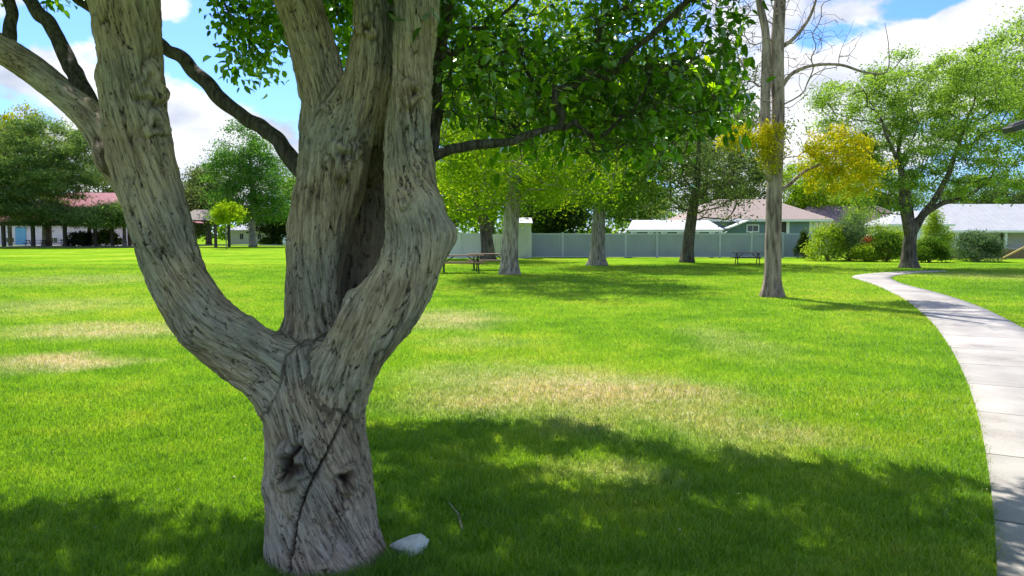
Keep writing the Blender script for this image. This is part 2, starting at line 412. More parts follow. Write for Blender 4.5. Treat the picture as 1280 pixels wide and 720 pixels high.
def make_tree(name, base, trunk, blobs, n_pts, n_leaf, leaf, mat, bark, label, cat='tree', group=None, seed=1,
              spread=.38, flat=.6, aspect=.55, up=.4, alpha=.3, r0=.012, sides=6, droop=0., hollow=.35, step=.5, crown_name='crown', bare=None, extra=None, sag=0., rexp=2.35, limbs_=(), jit=.06):
    """base: world position; trunk: list of (dx,dy,z,r) rising from the base; blobs: world ellipsoids of the crown"""
    rng = np.random.default_rng(seed); base = np.array([base[0], base[1], 0.])
    t = empty(name, base, label, cat, group)
    tp = np.array([[a[0], a[1], a[2], a[3]] for a in trunk]); ts = catmull(tp, 5)
    V, Fc = tube_path(ts[:, :3] - np.array([0, 0, .08]), ts[:, 3], 14, .035, seed)
    lo = np.clip(1 - V[:, 2] / .7, 0, 1) ** 2; ang = np.arctan2(V[:, 1], V[:, 0])
    V[:, :2] *= (1 + lo * (.12 + .22 * np.sin(ang * 5 + seed + np.sin(ang * 2))))[:, None]
    pts = blob_points(blobs, n_pts, rng, hollow) - base
    nodes = ts[:, :3]; k0 = max(1, int(len(nodes) * .35))
    st = list(nodes[k0:]); par = [-1] + list(range(len(st) - 1)); lr = [9.] * len(st)
    for lb in limbs_:
        lc = catmull(np.array(lb), 5); lc[:, :3] += (np.stack([vnoise(lc[:, :3] * 1.3 + 5 * c_, 80 + c_) for c_ in range(3)], -1) - .5) * .25 * np.linspace(0, 1, len(lc))[:, None]
        v_, f_ = tube_path(lc[:, :3], lc[:, 3], 10, .05, seed)
        Fc = [np.vstack([Fc[0], f_[0] + len(V)]), np.vstack([Fc[1], f_[1] + len(V)])]; V = np.vstack([V, v_])
        for q_ in range(len(lc)): par.append(len(st) - 1 if q_ else min(len(nodes) - k0 - 1, 5)); st.append(lc[q_, :3]); lr.append(lc[q_, 3] * .8)
    A, pr, tips, dirs = grow(list(st), par, pts, alpha, step, jit, sag, rng)
    R = pipe_radii(A, pr, r0, rexp, ts[:, 3].min() * .8); R[:len(st)] = np.minimum(R[:len(st)], lr)
    keep = np.ones(len(A), bool); keep[:len(st)] = False
    bV, bF = frusta(A[pr[keep.nonzero()[0]]], A[keep], np.minimum(R[pr[keep.nonzero()[0]]], R[keep] * 1.35 + .004), R[keep], sides)
    tr = mesh_np('trunk', np.vstack([V, bV]), Fc + [bF + len(V)], bark, t, smooth=True)
    if n_leaf:
        m = n_leaf // n_pts
        keep_t = tips if bare is None else tips[~bare(A[tips] + base)]
        cl = np.repeat(A[keep_t], m, 0); s = spread * rng.uniform(.5, 1.3, len(keep_t)).repeat(m)[:, None]
        C = cl + rng.normal(0, 1, (len(cl), 3)) * s * np.array([1, 1, flat])
        lv, lf = leaf_quads(C, leaf, aspect, up, rng, droop)
        rn = np.clip(np.repeat(rng.normal(.5, .16, len(keep_t)), m) + rng.normal(0, .16, len(cl)), 0, 1)
        mesh_np(crown_name, lv, [lf], mat, t, face_attr={'rnd': rn})
    if extra: extra(t, A, base, rng)
    return t

def B(px, py, Y, rx, ry, rd=None, w=1.):
    """a crown lobe seen at pixel px,py at depth Y, radii in pixels, depth radius in metres"""
    p = at(px, py, Y); s = Y / F
    return (p[0], p[1], p[2], rx * s, rd or rx * s, ry * s, w)

# ================================================================== THE FOREGROUND TREE
log('hero tree')
LIMBS = {   # px, py, half width px, depth
 'trunk': [(418, 800, 98, 3.95), (414, 745, 86, 3.95), (408, 700, 76, 3.95), (403, 645, 69, 3.95), (399, 590, 64, 3.95), (396, 540, 60, 3.95), (394, 500, 57, 3.96), (393, 468, 50, 3.98), (392, 445, 40, 4.02), (392, 428, 26, 4.06)],
 'left': [(392, 600, 28, 4.0), (378, 530, 34, 3.98), (347, 474, 40, 3.94), (305, 438, 42, 3.9), (262, 405, 41, 3.87), (232, 362, 38, 3.85), (214, 325, 38, 3.84), (200, 280, 39, 3.83), (187, 230, 39, 3.82), (175, 175, 38, 3.8), (166, 120, 37, 3.78), (160, 60, 38, 3.76), (152, 0, 41, 3.74), (140, -80, 41, 3.72), (122, -170, 38, 3.7)],
 'middle': [(398, 600, 30, 4.02), (398, 500, 42, 4.04), (391, 440, 38, 4.08), (391, 385, 35, 4.1), (394, 330, 37, 4.12), (402, 280, 40, 4.13), (416, 225, 41, 4.13), (430, 175, 37, 4.12), (446, 130, 29, 4.11), (458, 85, 25, 4.1), (463, 40, 22, 4.1), (462, 0, 23, 4.1), (455, -70, 26, 4.1), (445, -160, 24, 4.1)],
 'middle_left': [(415, 235, 32, 4.2), (406, 180, 30, 4.22), (403, 130, 28, 4.23), (397, 90, 29, 4.24), (386, 45, 29, 4.25), (373, 0, 29, 4.27), (358, -60, 29, 4.3), (335, -150, 27, 4.35)],
 'heart': [(440, 440, 26, 4.25), (446, 380, 30, 4.42), (456, 320, 32, 4.6), (466, 250, 34, 4.72), (474, 190, 36, 4.6), (481, 140, 32, 4.36), (486, 90, 26, 4.24), (488, 0, 22, 4.2), (490, -100, 22, 4.2)],
 'right': [(396, 610, 30, 3.98), (404, 530, 36, 3.93), (424, 475, 40, 3.88), (450, 430, 41, 3.83), (482, 385, 41, 3.8), (506, 345, 38, 3.8), (518, 305, 36, 3.8), (517, 268, 34, 3.82), (511, 230, 31, 3.85), (510, 180, 28, 3.88), (515, 110, 26, 3.9), (519, 50, 25, 3.93), (521, 0, 26, 3.95), (524, -60, 27, 4.0), (530, -150, 25, 4.05)],
 'right_back': [(522, 250, 9, 4.1), (540, 190, 7, 4.3), (545, 140, 8, 4.4), (548, 80, 8, 4.45), (558, 10, 11, 4.35), (575, -80, 12, 4.5)],
 'left_back': [(172, 245, 20, 3.95), (142, 190, 21, 4.0), (118, 152, 20, 4.12), (85, 122, 18, 4.25), (45, 90, 18, 4.4), (2, 62, 18, 4.55), (-60, 28, 17, 4.8), (-150, -20, 15, 5.1)],
 'left_back_fork': [(112, 135, 9, 4.2), (98, 100, 10, 4.3), (80, 65, 9, 4.4), (62, 35, 8, 4.5), (42, 8, 8, 4.6), (20, -35, 7, 4.8)],
 'left_back_twig': [(6, 75, 8, 4.55), (10, 45, 8, 4.55), (12, 15, 7, 4.6), (4, -30, 7, 4.7)],
 'thin_back': [(398, 250, 12, 4.25), (377, 218, 10.5, 4.4), (362, 195, 10, 4.45), (345, 172, 9, 4.5), (322, 157, 9, 4.55), (300, 144, 8.5, 4.6), (278, 128, 9, 4.65), (258, 106, 8.5, 4.7), (238, 86, 8, 4.75), (215, 64, 7.5, 4.8), (185, 46, 7, 4.9), (140, 22, 7, 5.0), (90, -8, 6.5, 5.2), (30, -70, 6, 5.4)],
 'right_branch': [(538, 196, 6, 4.15), (565, 186, 6, 4.2), (600, 182, 6, 4.25), (632, 177, 5, 4.3), (665, 169, 4.4, 4.4), (700, 158, 3.6, 4.5), (722, 154, 3, 4.6)],
}
BURLS = [(556, 291, 15, 3.80), (541, 300, 20, 3.82), (535, 255, 12, 3.8), (133, 203, 13, 3.88), (127, 190, 9, 3.9), (187, 104, 17, None), (128, 95, 10, 3.78), (430, 196, 13, None), (368, 588, 22, None),
         (336, 612, 7, 3.82), (430, 597, 14, None), (196, 157, 12, None), (458, 34, 10, None), (517, 116, 11, None), (240, 420, 14, None), (505, 262, 16, None), (463, 292, 10, None), (449, 345, 12, None), (470, 250, 9, None), (441, 372, 9, None), (458, 322, 8, None), (340, 505, 12, 3.88), (300, 144, 10, 4.6)]
KNOTS = [(430, 196, 13, .9), (366, 585, 14, 1), (431, 598, 10, 1), (195, 157, 9, .9), (188, 106, 13, .15), (412, 137, 6, .4), (520, 205, 6, .4), (458, 34, 8, .9), (517, 116, 9, .9), (505, 245, 7, .4), (362, 137, 6, .4), (422, 640, 5, .6), (406, 715, 6, .8)]
CUTS = [([(446, 490), (420, 545), (405, 575), (385, 612), (371, 650), (362, 690), (358, 720)], 1.9, .034),
        ([(372, 560), (358, 585), (352, 600)], 3.5, .05), ([(436, 610), (425, 660), (415, 700)], 2.0, .012), ([(455, 590), (446, 640), (438, 700)], 1.8, .010)]
THIN = ('right_back', 'left_back_fork', 'left_back_twig', 'thin_back', 'right_branch')
limbs = {}; thin = {}
DS = .93      # the whole tree a little nearer, so that its foot stands at the bottom edge
for k, c in LIMBS.items():
    c = [(a, b, hw, Y * DS) for a, b, hw, Y in c]
    p = np.array([[*at(a, b, Y), hw / F * Y] for a, b, hw, Y in c]); (thin if k in THIN else limbs)[k] = catmull(p, 5)

def limb_frames(l):
    T = np.gradient(l[:, :3], axis=0); T = unit(T)
    e = np.cross(T[0], [0, 1., 0]); e = e / np.linalg.norm(e); E = []
    for t in T:
        e = e - t * t.dot(e); e = e / np.linalg.norm(e); E.append(e)
    s = np.concatenate([[0], np.cumsum(np.linalg.norm(np.diff(l[:, :3], axis=0), axis=1))])
    return T, np.array(E), s
FR = {k: limb_frames(l) for k, l in limbs.items()}
def limb_eval(V, l, fr=None, pad=.3):
    """distance to the limb's surface, its gradient, and straightened coordinates"""
    n = len(V); D = np.full(n, 9.); LM = np.full(n, 9.); G = np.zeros((n, 3)); Q = np.zeros((n, 3)) if fr is not None else None
    for i in range(len(l) - 1):
        a, b = l[i, :3], l[i + 1, :3]; ra, rb = l[i, 3], l[i + 1, 3]
        mr = max(ra, rb) + pad
        lo = np.minimum(a, b) - mr; hi = np.maximum(a, b) + mr
        ix = np.nonzero(((V > lo) & (V < hi)).all(1))[0]
        if not len(ix): continue
        v = V[ix]; d = b - a
        t = np.clip(((v - a) @ d) / (d @ d), 0, 1)
        w = v - a - t[:, None] * d; L = np.linalg.norm(w, axis=1)
        dd = L - (ra + (rb - ra) * t)
        m = L < LM[ix]; jx = ix[m]
        LM[jx] = L[m]; D[jx] = dd[m]; wn = w[m] / (L[m, None] + 1e-9); G[jx] = wn
        if fr is not None:
            Tn, E, s = fr; e = E[i] * (1 - t[m, None]) + E[i + 1] * t[m, None]; g = np.cross(unit(Tn[i] * (1 - t[m, None]) + Tn[i + 1] * t[m, None]), e)
            r0 = l[:, 3].mean()
            Q[jx, 0] = (wn * e).sum(1) * r0; Q[jx, 1] = (wn * g).sum(1) * r0; Q[jx, 2] = s[i] + (s[i + 1] - s[i]) * t[m]
    return D, G, Q
def limb_front(a, b):
    ys = np.arange(2.9, 4.4, .006); P = np.array([at(a, b, y) for y in ys]); d = np.full(len(P), 9.)
    for l in limbs.values(): d = np.minimum(d, limb_eval(P, l)[0])
    k = np.nonzero(d < 0)[0]; return ys[k[0]] if len(k) else 3.7
BURLS = [(a, b, r, limb_front(a, b) + r / F * 3.7 * .62 if Y is None else Y * DS) for a, b, r, Y in BURLS]
burl_c = np.array([at(a, b, Y) for a, b, r, Y in BURLS]); burl_r = np.array([r / F * Y for a, b, r, Y in BURLS])
KS = .036
def field(V):
    W = np.zeros(len(V)); G = np.zeros((len(V), 3))
    for k, l in limbs.items():
        D, g, _ = limb_eval(V, l); e = np.exp(-np.clip(D, -.3, 9) / KS) * (D < 8); W += e; G += g * e[:, None]
    for c, r in zip(burl_c, burl_r):
        w = V - c; L = np.linalg.norm(w, axis=1); e = np.exp(-np.clip(L - r, -.3, 3) / KS) * .55; W += e; G += w / (L[:, None] + 1e-9) * e[:, None]
    W = np.maximum(W, 1e-30)
    return -KS * np.log(W), unit(G)

VV, QQ, TT = [], [], []; off = 0
for k, l in limbs.items():
    big = l.copy(); big[:, 3] += .012
    v, f = tube_path(big[:, :3], big[:, 3], 20, 0)
    VV.append(v); QQ.append(f[0] + off); TT.append(f[1] + off); off += len(v)
ico = bpy.data.meshes.new('t'); import bmesh
bm_ = bmesh.new(); bmesh.ops.create_icosphere(bm_, subdivisions=2, radius=1); iv = np.array([v.co[:] for v in bm_.verts]); it = np.array([[v.index for v in f.verts] for f in bm_.faces]); bm_.free()
for c, r in zip(burl_c, burl_r):
    VV.append(iv * r + c); TT.append(it + off); off += len(iv)
tmp = mesh_np('remesh_source', np.vstack(VV), [np.vstack(QQ), np.vstack(TT)])
rm = tmp.modifiers.new('r', 'REMESH'); rm.mode = 'VOXEL'; rm.voxel_size = .0078; rm.adaptivity = 0
dg = bpy.context.evaluated_depsgraph_get(); ev = tmp.evaluated_get(dg); me = ev.to_mesh()
V = np.zeros(len(me.vertices) * 3, np.float32); me.vertices.foreach_get('co', V); V = V.reshape(-1, 3).astype(float)
npol = len(me.polygons); lv = np.zeros(len(me.loops), np.int32); me.loops.foreach_get('vertex_index', lv); lt = np.zeros(npol, np.int32); me.polygons.foreach_get('loop_total', lt)
assert (lt == 4).all(), 'quads'
Fq = lv.reshape(-1, 4).astype(np.int64)
ev.to_mesh_clear(); bpy.data.objects.remove(tmp)
log('remesh %d verts' % len(V))
ed = np.concatenate([Fq[:, [0, 1]], Fq[:, [1, 2]], Fq[:, [2, 3]], Fq[:, [3, 0]]])
def smooth(X, it, lam=.5):
    for _ in range(it):
        S = np.zeros_like(X); c = np.zeros(len(X))
        for q in range(X.shape[1]):
            S[:, q] = np.bincount(ed[:, 0], X[ed[:, 1], q], len(X)) + np.bincount(ed[:, 1], X[ed[:, 0], q], len(X))
        c = np.bincount(ed[:, 0], minlength=len(X)) + np.bincount(ed[:, 1], minlength=len(X))
        X = X + lam * (S / np.maximum(c, 1)[:, None] - X)
    return X
V = smooth(V, 3)
for _ in range(2):
    d, g = field(V); V = V - g * np.clip(d, -.03, .03)[:, None]
V = smooth(V, 2)
d, g = field(V); V = V - g * np.clip(d, -.02, .02)[:, None]; nrm = smooth(g, 3); nrm = unit(nrm)
log('projected')
Hs = np.zeros(len(V)); Cv = np.zeros(len(V)); Wt = np.zeros(len(V)); Qf = np.zeros_like(V); Wq = np.zeros(len(V))
for li, (k, l) in enumerate(limbs.items()):
    D, _, Q = limb_eval(V, l, FR[k], .12)
    if k == 'trunk': D = D + np.clip(V[:, 2] - 1.0, 0, .6) * .35
    jt = (fbm(V[D < .3] * np.array([16, 16, 9.]) + li * 9.1, 70 + li, 3) - .5) * .055
    D[D < .3] += jt
    w = np.exp(-np.clip(D + .05, -.1, 1) / .004); w[D > .2] = 0
    ix = np.nonzero(w > 1e-25)[0]
    if not len(ix): continue
    q = Q[ix].copy(); tw = {'trunk': 1.6, 'left': .8, 'right': 1.6, 'middle': 1.2}.get(k, .4)
    cs, sn = np.cos(tw * q[:, 2]), np.sin(tw * q[:, 2]); q[:, 0], q[:, 1] = q[:, 0] * cs - q[:, 1] * sn, q[:, 0] * sn + q[:, 1] * cs
    q[:, 2] += li * 3.7
    wb = q + (np.stack([vnoise(q / .09, 31), vnoise(q / .09, 32), np.zeros(len(q))], -1) - .5) * .02
    big = fbm(wb / np.array([.075, .075, .40]), 3, 2) - .5
    med = 1 - np.abs(vnoise(wb / np.array([.015, .015, .12]), 11) * 2 - 1)
    crk = np.abs(vnoise(wb / np.array([.026, .026, .17]), 21) * 2 - 1)
    gate = vnoise(wb / np.array([.06, .06, .16]), 41)
    crack = np.clip(1 - crk / .16, 0, 1) * np.clip((gate - .38) * 4, 0, 1)
    fin = vnoise(wb / np.array([.011, .011, .06]), 51) - .5
    sc_ = 1.25 if l[:, 3].mean() > .08 else .4
    flute = fbm(wb / np.array([.16, .16, .9]), 8, 2) - .5
    h = sc_ * (.024 * big + .036 * flute * min(1, l[:, 3].mean() / .15) - .006 * med + .005 * fin - .012 * crack)
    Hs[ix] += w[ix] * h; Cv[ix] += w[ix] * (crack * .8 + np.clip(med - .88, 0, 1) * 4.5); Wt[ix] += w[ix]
    wq = w[ix] ** 3; Qf[ix] += wq[:, None] * q; Wq[ix] += wq
Hs /= np.maximum(Wt, 1e-60); Cv /= np.maximum(Wt, 1e-60); Qf /= np.maximum(Wq, 1e-200)[:, None]
px, py, fw = project(V); front = nrm[:, 1] < .25
scar_and_shade = np.zeros(len(V))
for (a, b, r, s) in KNOTS:
    wv = 1 + .35 * np.sin(np.arctan2(py - b, px - a) * 3 + a)
    dd = np.hypot((px - a), (py - b) * .85) / (r * wv); m = front & (dd < 3)
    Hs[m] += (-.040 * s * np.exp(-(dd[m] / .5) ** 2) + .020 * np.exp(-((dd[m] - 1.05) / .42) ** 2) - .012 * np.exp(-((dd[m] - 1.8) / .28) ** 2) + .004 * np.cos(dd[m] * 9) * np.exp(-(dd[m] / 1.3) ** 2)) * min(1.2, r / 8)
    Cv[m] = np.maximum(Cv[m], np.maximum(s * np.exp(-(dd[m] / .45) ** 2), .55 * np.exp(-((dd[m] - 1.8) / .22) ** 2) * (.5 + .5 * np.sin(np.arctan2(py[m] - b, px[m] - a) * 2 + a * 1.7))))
    if s > .95: scar_and_shade[m] = np.maximum(scar_and_shade[m], np.exp(-(dd[m] / 1.0) ** 4))
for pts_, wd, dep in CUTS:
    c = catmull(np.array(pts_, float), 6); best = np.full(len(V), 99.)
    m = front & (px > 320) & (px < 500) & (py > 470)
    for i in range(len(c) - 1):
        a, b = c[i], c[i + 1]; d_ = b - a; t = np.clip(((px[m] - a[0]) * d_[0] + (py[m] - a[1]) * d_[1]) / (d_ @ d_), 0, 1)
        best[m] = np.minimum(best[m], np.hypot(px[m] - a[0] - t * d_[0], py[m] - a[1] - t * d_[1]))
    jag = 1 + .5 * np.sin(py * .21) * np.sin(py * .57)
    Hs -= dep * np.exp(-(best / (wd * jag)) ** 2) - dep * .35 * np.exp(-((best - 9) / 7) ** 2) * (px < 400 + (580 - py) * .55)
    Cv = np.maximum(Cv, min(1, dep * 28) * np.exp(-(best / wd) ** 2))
# brown, rotten wood in the hollow between the stems, its shade painted in too
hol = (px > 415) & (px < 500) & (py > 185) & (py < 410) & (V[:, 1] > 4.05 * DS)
scar_and_shade = np.maximum(scar_and_shade, smooth(hol.astype(float)[:, None], 6)[:, 0] * .75)
V2 = V + nrm * Hs[:, None]
ft = empty('tree', (at(412, 740, 3.67)[0], 3.67, 0), 'big gnarled tree with a twisted grey forked trunk and leafy overhanging boughs', 'tree')
base_ft = np.array(ft.location)
mesh_np('trunk', V2 - base_ft, [Fq], M['hero'], ft, smooth=True, vert_attr={'flow': Qf, 'cavity': np.clip(Cv, 0, 1), 'scar_and_shade': np.clip(scar_and_shade, 0, 1)})
log('hero trunk done')

# ---- its boughs and leaves
def in_poly(x, y, poly):
    ins = np.zeros(len(x), bool); n = len(poly)
    for i in range(n):
        (x1, y1), (x2, y2) = poly[i], poly[(i + 1) % n]
        c = ((y1 > y) != (y2 > y)) & (x < (x2 - x1) * (y - y1) / (y2 - y1 + 1e-9) + x1); ins ^= c
    return ins
rng = np.random.default_rng(21)
REG = [  # visible hanging foliage: outline in the picture, depths, number of clumps
 ([(548, -60), (552, 100), (560, 150), (600, 168), (680, 160), (745, 182), (800, 186), (850, 180), (885, 160), (930, 142), (930, 110), (905, 85), (925, 40), (935, -60)], (4.2, 7.2), 165),
 ([(640, 60), (650, 110), (700, 165), (790, 178), (870, 160), (925, 140), (905, 100), (800, 70)], (4.3, 6.0), 120),
 ([(575, 160), (600, 184), (690, 190), (770, 196), (850, 190), (850, 165), (700, 150), (600, 140)], (4.2, 5.6), 26),
 ([(552, 60), (560, 150), (610, 150), (640, 100), (600, 50)], (3.9, 5.0), 22),
 ([(262, -40), (280, 62), (300, 92), (335, 88), (362, 80), (360, -40)], (4.9, 6.2), 66),
 ([(395, -40), (405, 60), (440, 100), (445, -40)], (4.8, 6), 34),
 ([(430, -60), (440, 8), (560, 16), (560, -60)], (4.5, 6), 40),
 ([(5, -40), (30, 2), (95, 8), (120, -40)], (4.4, 5.4), 16),
 ([(480, -30), (500, 18), (560, 60), (575, -30)], (3.7, 4.1), 14)]
edge = [(-200, 632), (0, 632), (90, 626), (170, 627), (235, 640), (330, 655), (400, 620), (462, 535), (540, 528), (640, 524), (720, 527), (790, 545), (860, 560), (940, 570), (1040, 580), (1130, 588), (1240, 603), (1330, 608)]
eg = np.array([gnd(a, b)[:2] for a, b in edge])
pts = []
for poly, (y0, y1), n in REG:
    P_ = np.array(poly); c = 0
    while c < n:
        a = rng.uniform(P_.min(0), P_.max(0))
        if in_poly(np.array([a[0]]), np.array([a[1]]), poly)[0]:
            q = at(a[0], a[1] - 6, rng.uniform(y0, y1)); g_ = q - SUN * (q[2] / SUN[2])
            if g_[1] < np.interp(g_[0], eg[:, 0], eg[:, 1]) - .15: pts.append(q); c += 1
# the canopy overhead, from the shade it throws on the lawn
gaps = [(*gnd(745, 590)[:2], 0.45, .30), (*gnd(215, 708)[:2], .28, .12)]
cand = []
for _try in range(60000):
    if len(cand) >= 2200: break
    x = rng.uniform(-5.8, 5.8); y = rng.uniform(-3.0, 7)
    ye = np.interp(x, eg[:, 0], eg[:, 1])
    if y > ye - .10: continue
    if y < 1.5 and rng.uniform() < .5: continue
    if (x / 6.2) ** 2 + ((y - 1.2) / 6) ** 2 > 1: continue
    if any(((x - gx) / rx) ** 2 + ((y - gy) / ry) ** 2 < 1.5 for gx, gy, rx, ry in gaps): continue
    h = rng.uniform(3.0, 5.2)
    while h < 7.6:
        p = np.array([x, y, 0]) + SUN * (h / SUN[2]); a_, b_, f_ = project(p[None])
        if f_[0] < 0 or a_[0] < -60 or a_[0] > 1340 or b_[0] < -70: break
        if rng.uniform() < .05 and in_poly(a_, b_, REG[0][0])[0]: break
        h += .35
    if h < 7.6 and np.linalg.norm(p - np.array([0, 0, 1.6])) > 1.9: cand.append(p)
cand = np.array(cand); near = np.ones(len(cand), bool)
pts = np.vstack([np.array(pts), cand])
log('clumps %d %d' % (len(pts), len(cand)))
nodes, par, rmin = [], [], []
for k in ('middle', 'left', 'middle_left', 'right', 'right_back', 'left_back', 'thin_back', 'right_branch', 'left_back_fork'):
    l = thin[k] if k in THIN else limbs[k]; _, ly, _ = project(l[:, :3])
    m = (ly < -60) if k not in ('right_back', 'right_branch') else (ly < 190)
    if k in ('left_back', 'thin_back', 'left_back_fork'): m = ly < -15
    first = True
    for p in l[m]:
        nodes.append(p[:3]); par.append(-1 if first else len(nodes) - 2); rmin.append(p[3]); first = False
A, pr, tips, dirs = grow(nodes, par, pts, .22, .16, .03, -.02, rng)
R = pipe_radii(A, pr, .0022, 2.25, .07)
nn = len(nodes)
R[:nn] = np.minimum(R[:nn], np.array(rmin))
keep = np.ones(len(A), bool); keep[:nn] = False
kk = keep.nonzero()[0]
bV, bF = frusta(A[pr[kk]], A[kk], np.minimum(R[pr[kk]], R[kk] * 1.3 + .001), R[kk], 7)
# bare crooked twigs hanging below the boughs
tw0, tw1, twr = [], [], []
src = np.nonzero((R < .02) & keep)[0]
px_, py_, _ = project(A[src]); src = src[(px_ > 545) & (px_ < 930) & (py_ > -60) & (py_ < 190)]
for s in rng.choice(src, 1500):
    p = A[s].copy(); d_ = unit(rng.normal(0, 1, 3) * np.array([1, 1, .7]) + np.array([0, 0, -.35])); r = .0032
    for _ in range(rng.integers(3, 8)):
        q = p + d_ * rng.uniform(.03, .07); tw0.append(p); tw1.append(q); twr.append(r); r *= .84; p = q
        d_ = unit(d_ + rng.normal(0, .45, 3) + np.array([0, 0, -.1]))
tw0, tw1, twr = np.array(tw0), np.array(tw1), np.array(twr)
tV, tF = frusta(tw0, tw1, twr, twr * .84, 4)
M['bough'] = bark_mat('bough_bark', (.22, .19, .165), (.13, .11, .095), (.06, .05, .042), 4)
bt = []; bVV = [bV, tV]; bFF = [bF, tF + len(bV)]; o_ = len(bV) + len(tV)
for q_, (k, l) in enumerate(thin.items()):
    l = catmull(l[::2] if len(l) % 2 else np.vstack([l[::2], l[-1:]]), 4)
    l[:, :3] += (np.stack([vnoise(l[:, :3] * 7 + 3 * c_, 60 + c_) for c_ in range(3)], -1) - .5) * .035
    l[:, 3] *= .92 + .2 * vnoise(l[:, :3] * 5, 66)
    v_, f_ = tube_path(l[:, :3], l[:, 3], 14, .02, q_); bVV.append(v_); bFF.append(f_[0] + o_); bt.append(f_[1] + o_); o_ += len(v_)
mesh_np('branches', np.vstack(bVV) - base_ft, [np.vstack(bFF), np.vstack(bt)], M['bough'], ft, smooth=True)

def big_leaves(P, ax, nr, L, W, fold, curl):
    sd = np.cross(nr, ax); z = np.zeros_like(L)
    def pt(u, v, h): return P + ax * (L * u)[:, None] + sd * (W * v)[:, None] + nr * (W * h)[:, None]
    f = fold
    vs = [pt(z, z, z), pt(z + .28, z - .42, f * .42), pt(z + .28, z, -curl * .1), pt(z + .28, z + .42, f * .42),
          pt(z + .64, z - .40, f * .4 - curl * .25), pt(z + .64, z, -curl * .3), pt(z + .64, z + .40, f * .4 - curl * .25), pt(z + 1, z, -curl * .75)]
    V = np.stack(vs, 1).reshape(-1, 3); b = np.arange(len(P))[:, None] * 8
    tri = np.concatenate([b + np.array([[0, 2, 1]]), b + np.array([[0, 3, 2]]), b + np.array([[4, 5, 7]]), b + np.array([[5, 6, 7]])])
    qd = np.concatenate([b + np.array([[1, 2, 5, 4]]), b + np.array([[2, 3, 6, 5]])])
    return V, tri, qd
tp = A[tips]; n_l = np.where(np.arange(len(tp)) < len(pts) - near.sum(), 24, 40)
n_l = (n_l * rng.uniform(.5, 1.5, len(tp))).astype(int)
ti = np.repeat(np.arange(len(tp)), n_l); n = len(ti)
td = unit(dirs[ti] + rng.normal(0, .55, (n, 3)))
P_ = tp[ti] + td * rng.uniform(-.12, .20, n)[:, None] + rng.normal(0, .055, (n, 3))
ax = unit(td * .7 + rng.normal(0, .75, (n, 3)) + np.array([0, 0, -.25]))
nr = rng.normal(0, .55, (n, 3)) + np.array([0, 0, 1.]); nr = unit(nr - ax * (nr * ax).sum(1, keepdims=True))
L = rng.uniform(.042, .088, n) * np.where(ti >= len(pts) - near.sum(), 1.55, 1); W = L * rng.uniform(.5, .66, n)
lV, lT, lQ = big_leaves(P_, ax, nr, L, W, rng.uniform(.15, .6, n), rng.uniform(0, .8, n))
rn = np.clip(np.repeat(rng.normal(.45, .2, len(tp)), n_l) + rng.normal(0, .15, n), 0, 1)
M['leaf'] = leaf_mat('glossy_leaf', [(0, (.028, .07, .010)), (.4, (.075, .16, .016)), (.75, (.16, .27, .02)), (1, (.30, .38, .03))], .5, (2.8, 3.0, .5), .35, .38)
mesh_np('crown', lV - base_ft, [lT, lQ], M['leaf'], ft, smooth=False, face_attr={'rnd': np.concatenate([np.tile(rn, 4), np.tile(rn, 2)])})
log('hero crown %d leaves' % n)

# ================================================================== GROUND, PATH, GRASS
EL = [(1250, 790), (1247, 730), (1243, 660), (1237, 600), (1225, 530), (1208, 475), (1185, 430), (1160, 398), (1130, 374), (1098, 358), (1076, 350.5), (1065, 346.5), (1076, 343.6), (1100, 341.4), (1140, 339.4), (1180, 338.6)]
eL = catmull(np.array([gnd(a, b)[:2] for a, b in EL]), 8)
ER = [(1280, 412), (1250, 396), (1220, 382.5), (1190, 372), (1160, 363.5), (1132, 356.5), (1117, 350.5), (1114, 347), (1124, 344.4), (1150, 341.4), (1184, 339.4)]
r_near = np.array([gnd(a, b)[:2] for a, b in EL[:7]]) + np.array([1.55, .0]); r_near[5:, 1] -= .35; r_near[4, 1] -= .15
eR = catmull(np.vstack([r_near[:6], [gnd(a, b)[:2] for a, b in ER]]), 8)
def resample(c, n):
    s = np.concatenate([[0], np.cumsum(np.linalg.norm(np.diff(c, axis=0), axis=1))]); t = np.linspace(0, s[-1], n)
    return np.stack([np.interp(t, s, c[:, 0]), np.interp(t, s, c[:, 1])], -1)
NP_ = 160
pL = resample(eL, 400); pR0 = resample(eR, 1200); pl = []; pr_ = []; j0 = 0
for p in pL:      # pair each left point with the nearest right point further on
    d_ = np.linalg.norm(pR0[j0:j0 + 60] - p, axis=1); j0 = j0 + int(np.argmin(d_)); pl.append(p); pr_.append(pR0[j0])
pl, pr_ = np.array(pl), np.array(pr_)
# concrete slabs between joints
mid = (pl + pr_) / 2; s = np.concatenate([[0], np.cumsum(np.linalg.norm(np.diff(mid, axis=0), axis=1))])
v, f = [], []
K = 5
for i in range(len(pl)):
    for k in range(K):
        q = pl[i] + (pr_[i] - pl[i]) * k / (K - 1); v.append((q[0], q[1], .022))
for i in range(len(pl) - 1):
    for k in range(K - 1): a = i * K + k; f.append((a, a + 1, a + K + 1, a + K))
nb = len(v)
for i in range(len(pl)): v.append((*pl[i], -.05)); v.append((*pr_[i], -.05))
for i in range(len(pl) - 1):
    f.append((i * K, (i + 1) * K, nb + 2 * (i + 1), nb + 2 * i)); f.append((i * K + K - 1, nb + 2 * i + 1, nb + 2 * i + 3, (i + 1) * K + K - 1))
arc = np.zeros(len(v)); arc[:nb] = np.repeat(s, K); arc[nb:] = np.repeat(s, 2)
m, nt, out = new_mat('concrete'); b = nd(nt, 'BsdfPrincipled'); b.inputs['Roughness'].default_value = .85; b.inputs['Specular IOR Level'].default_value = .25
g = nd(nt, 'NewGeometry'); a_ = nd(nt, 'Attribute', attribute_name='arc')
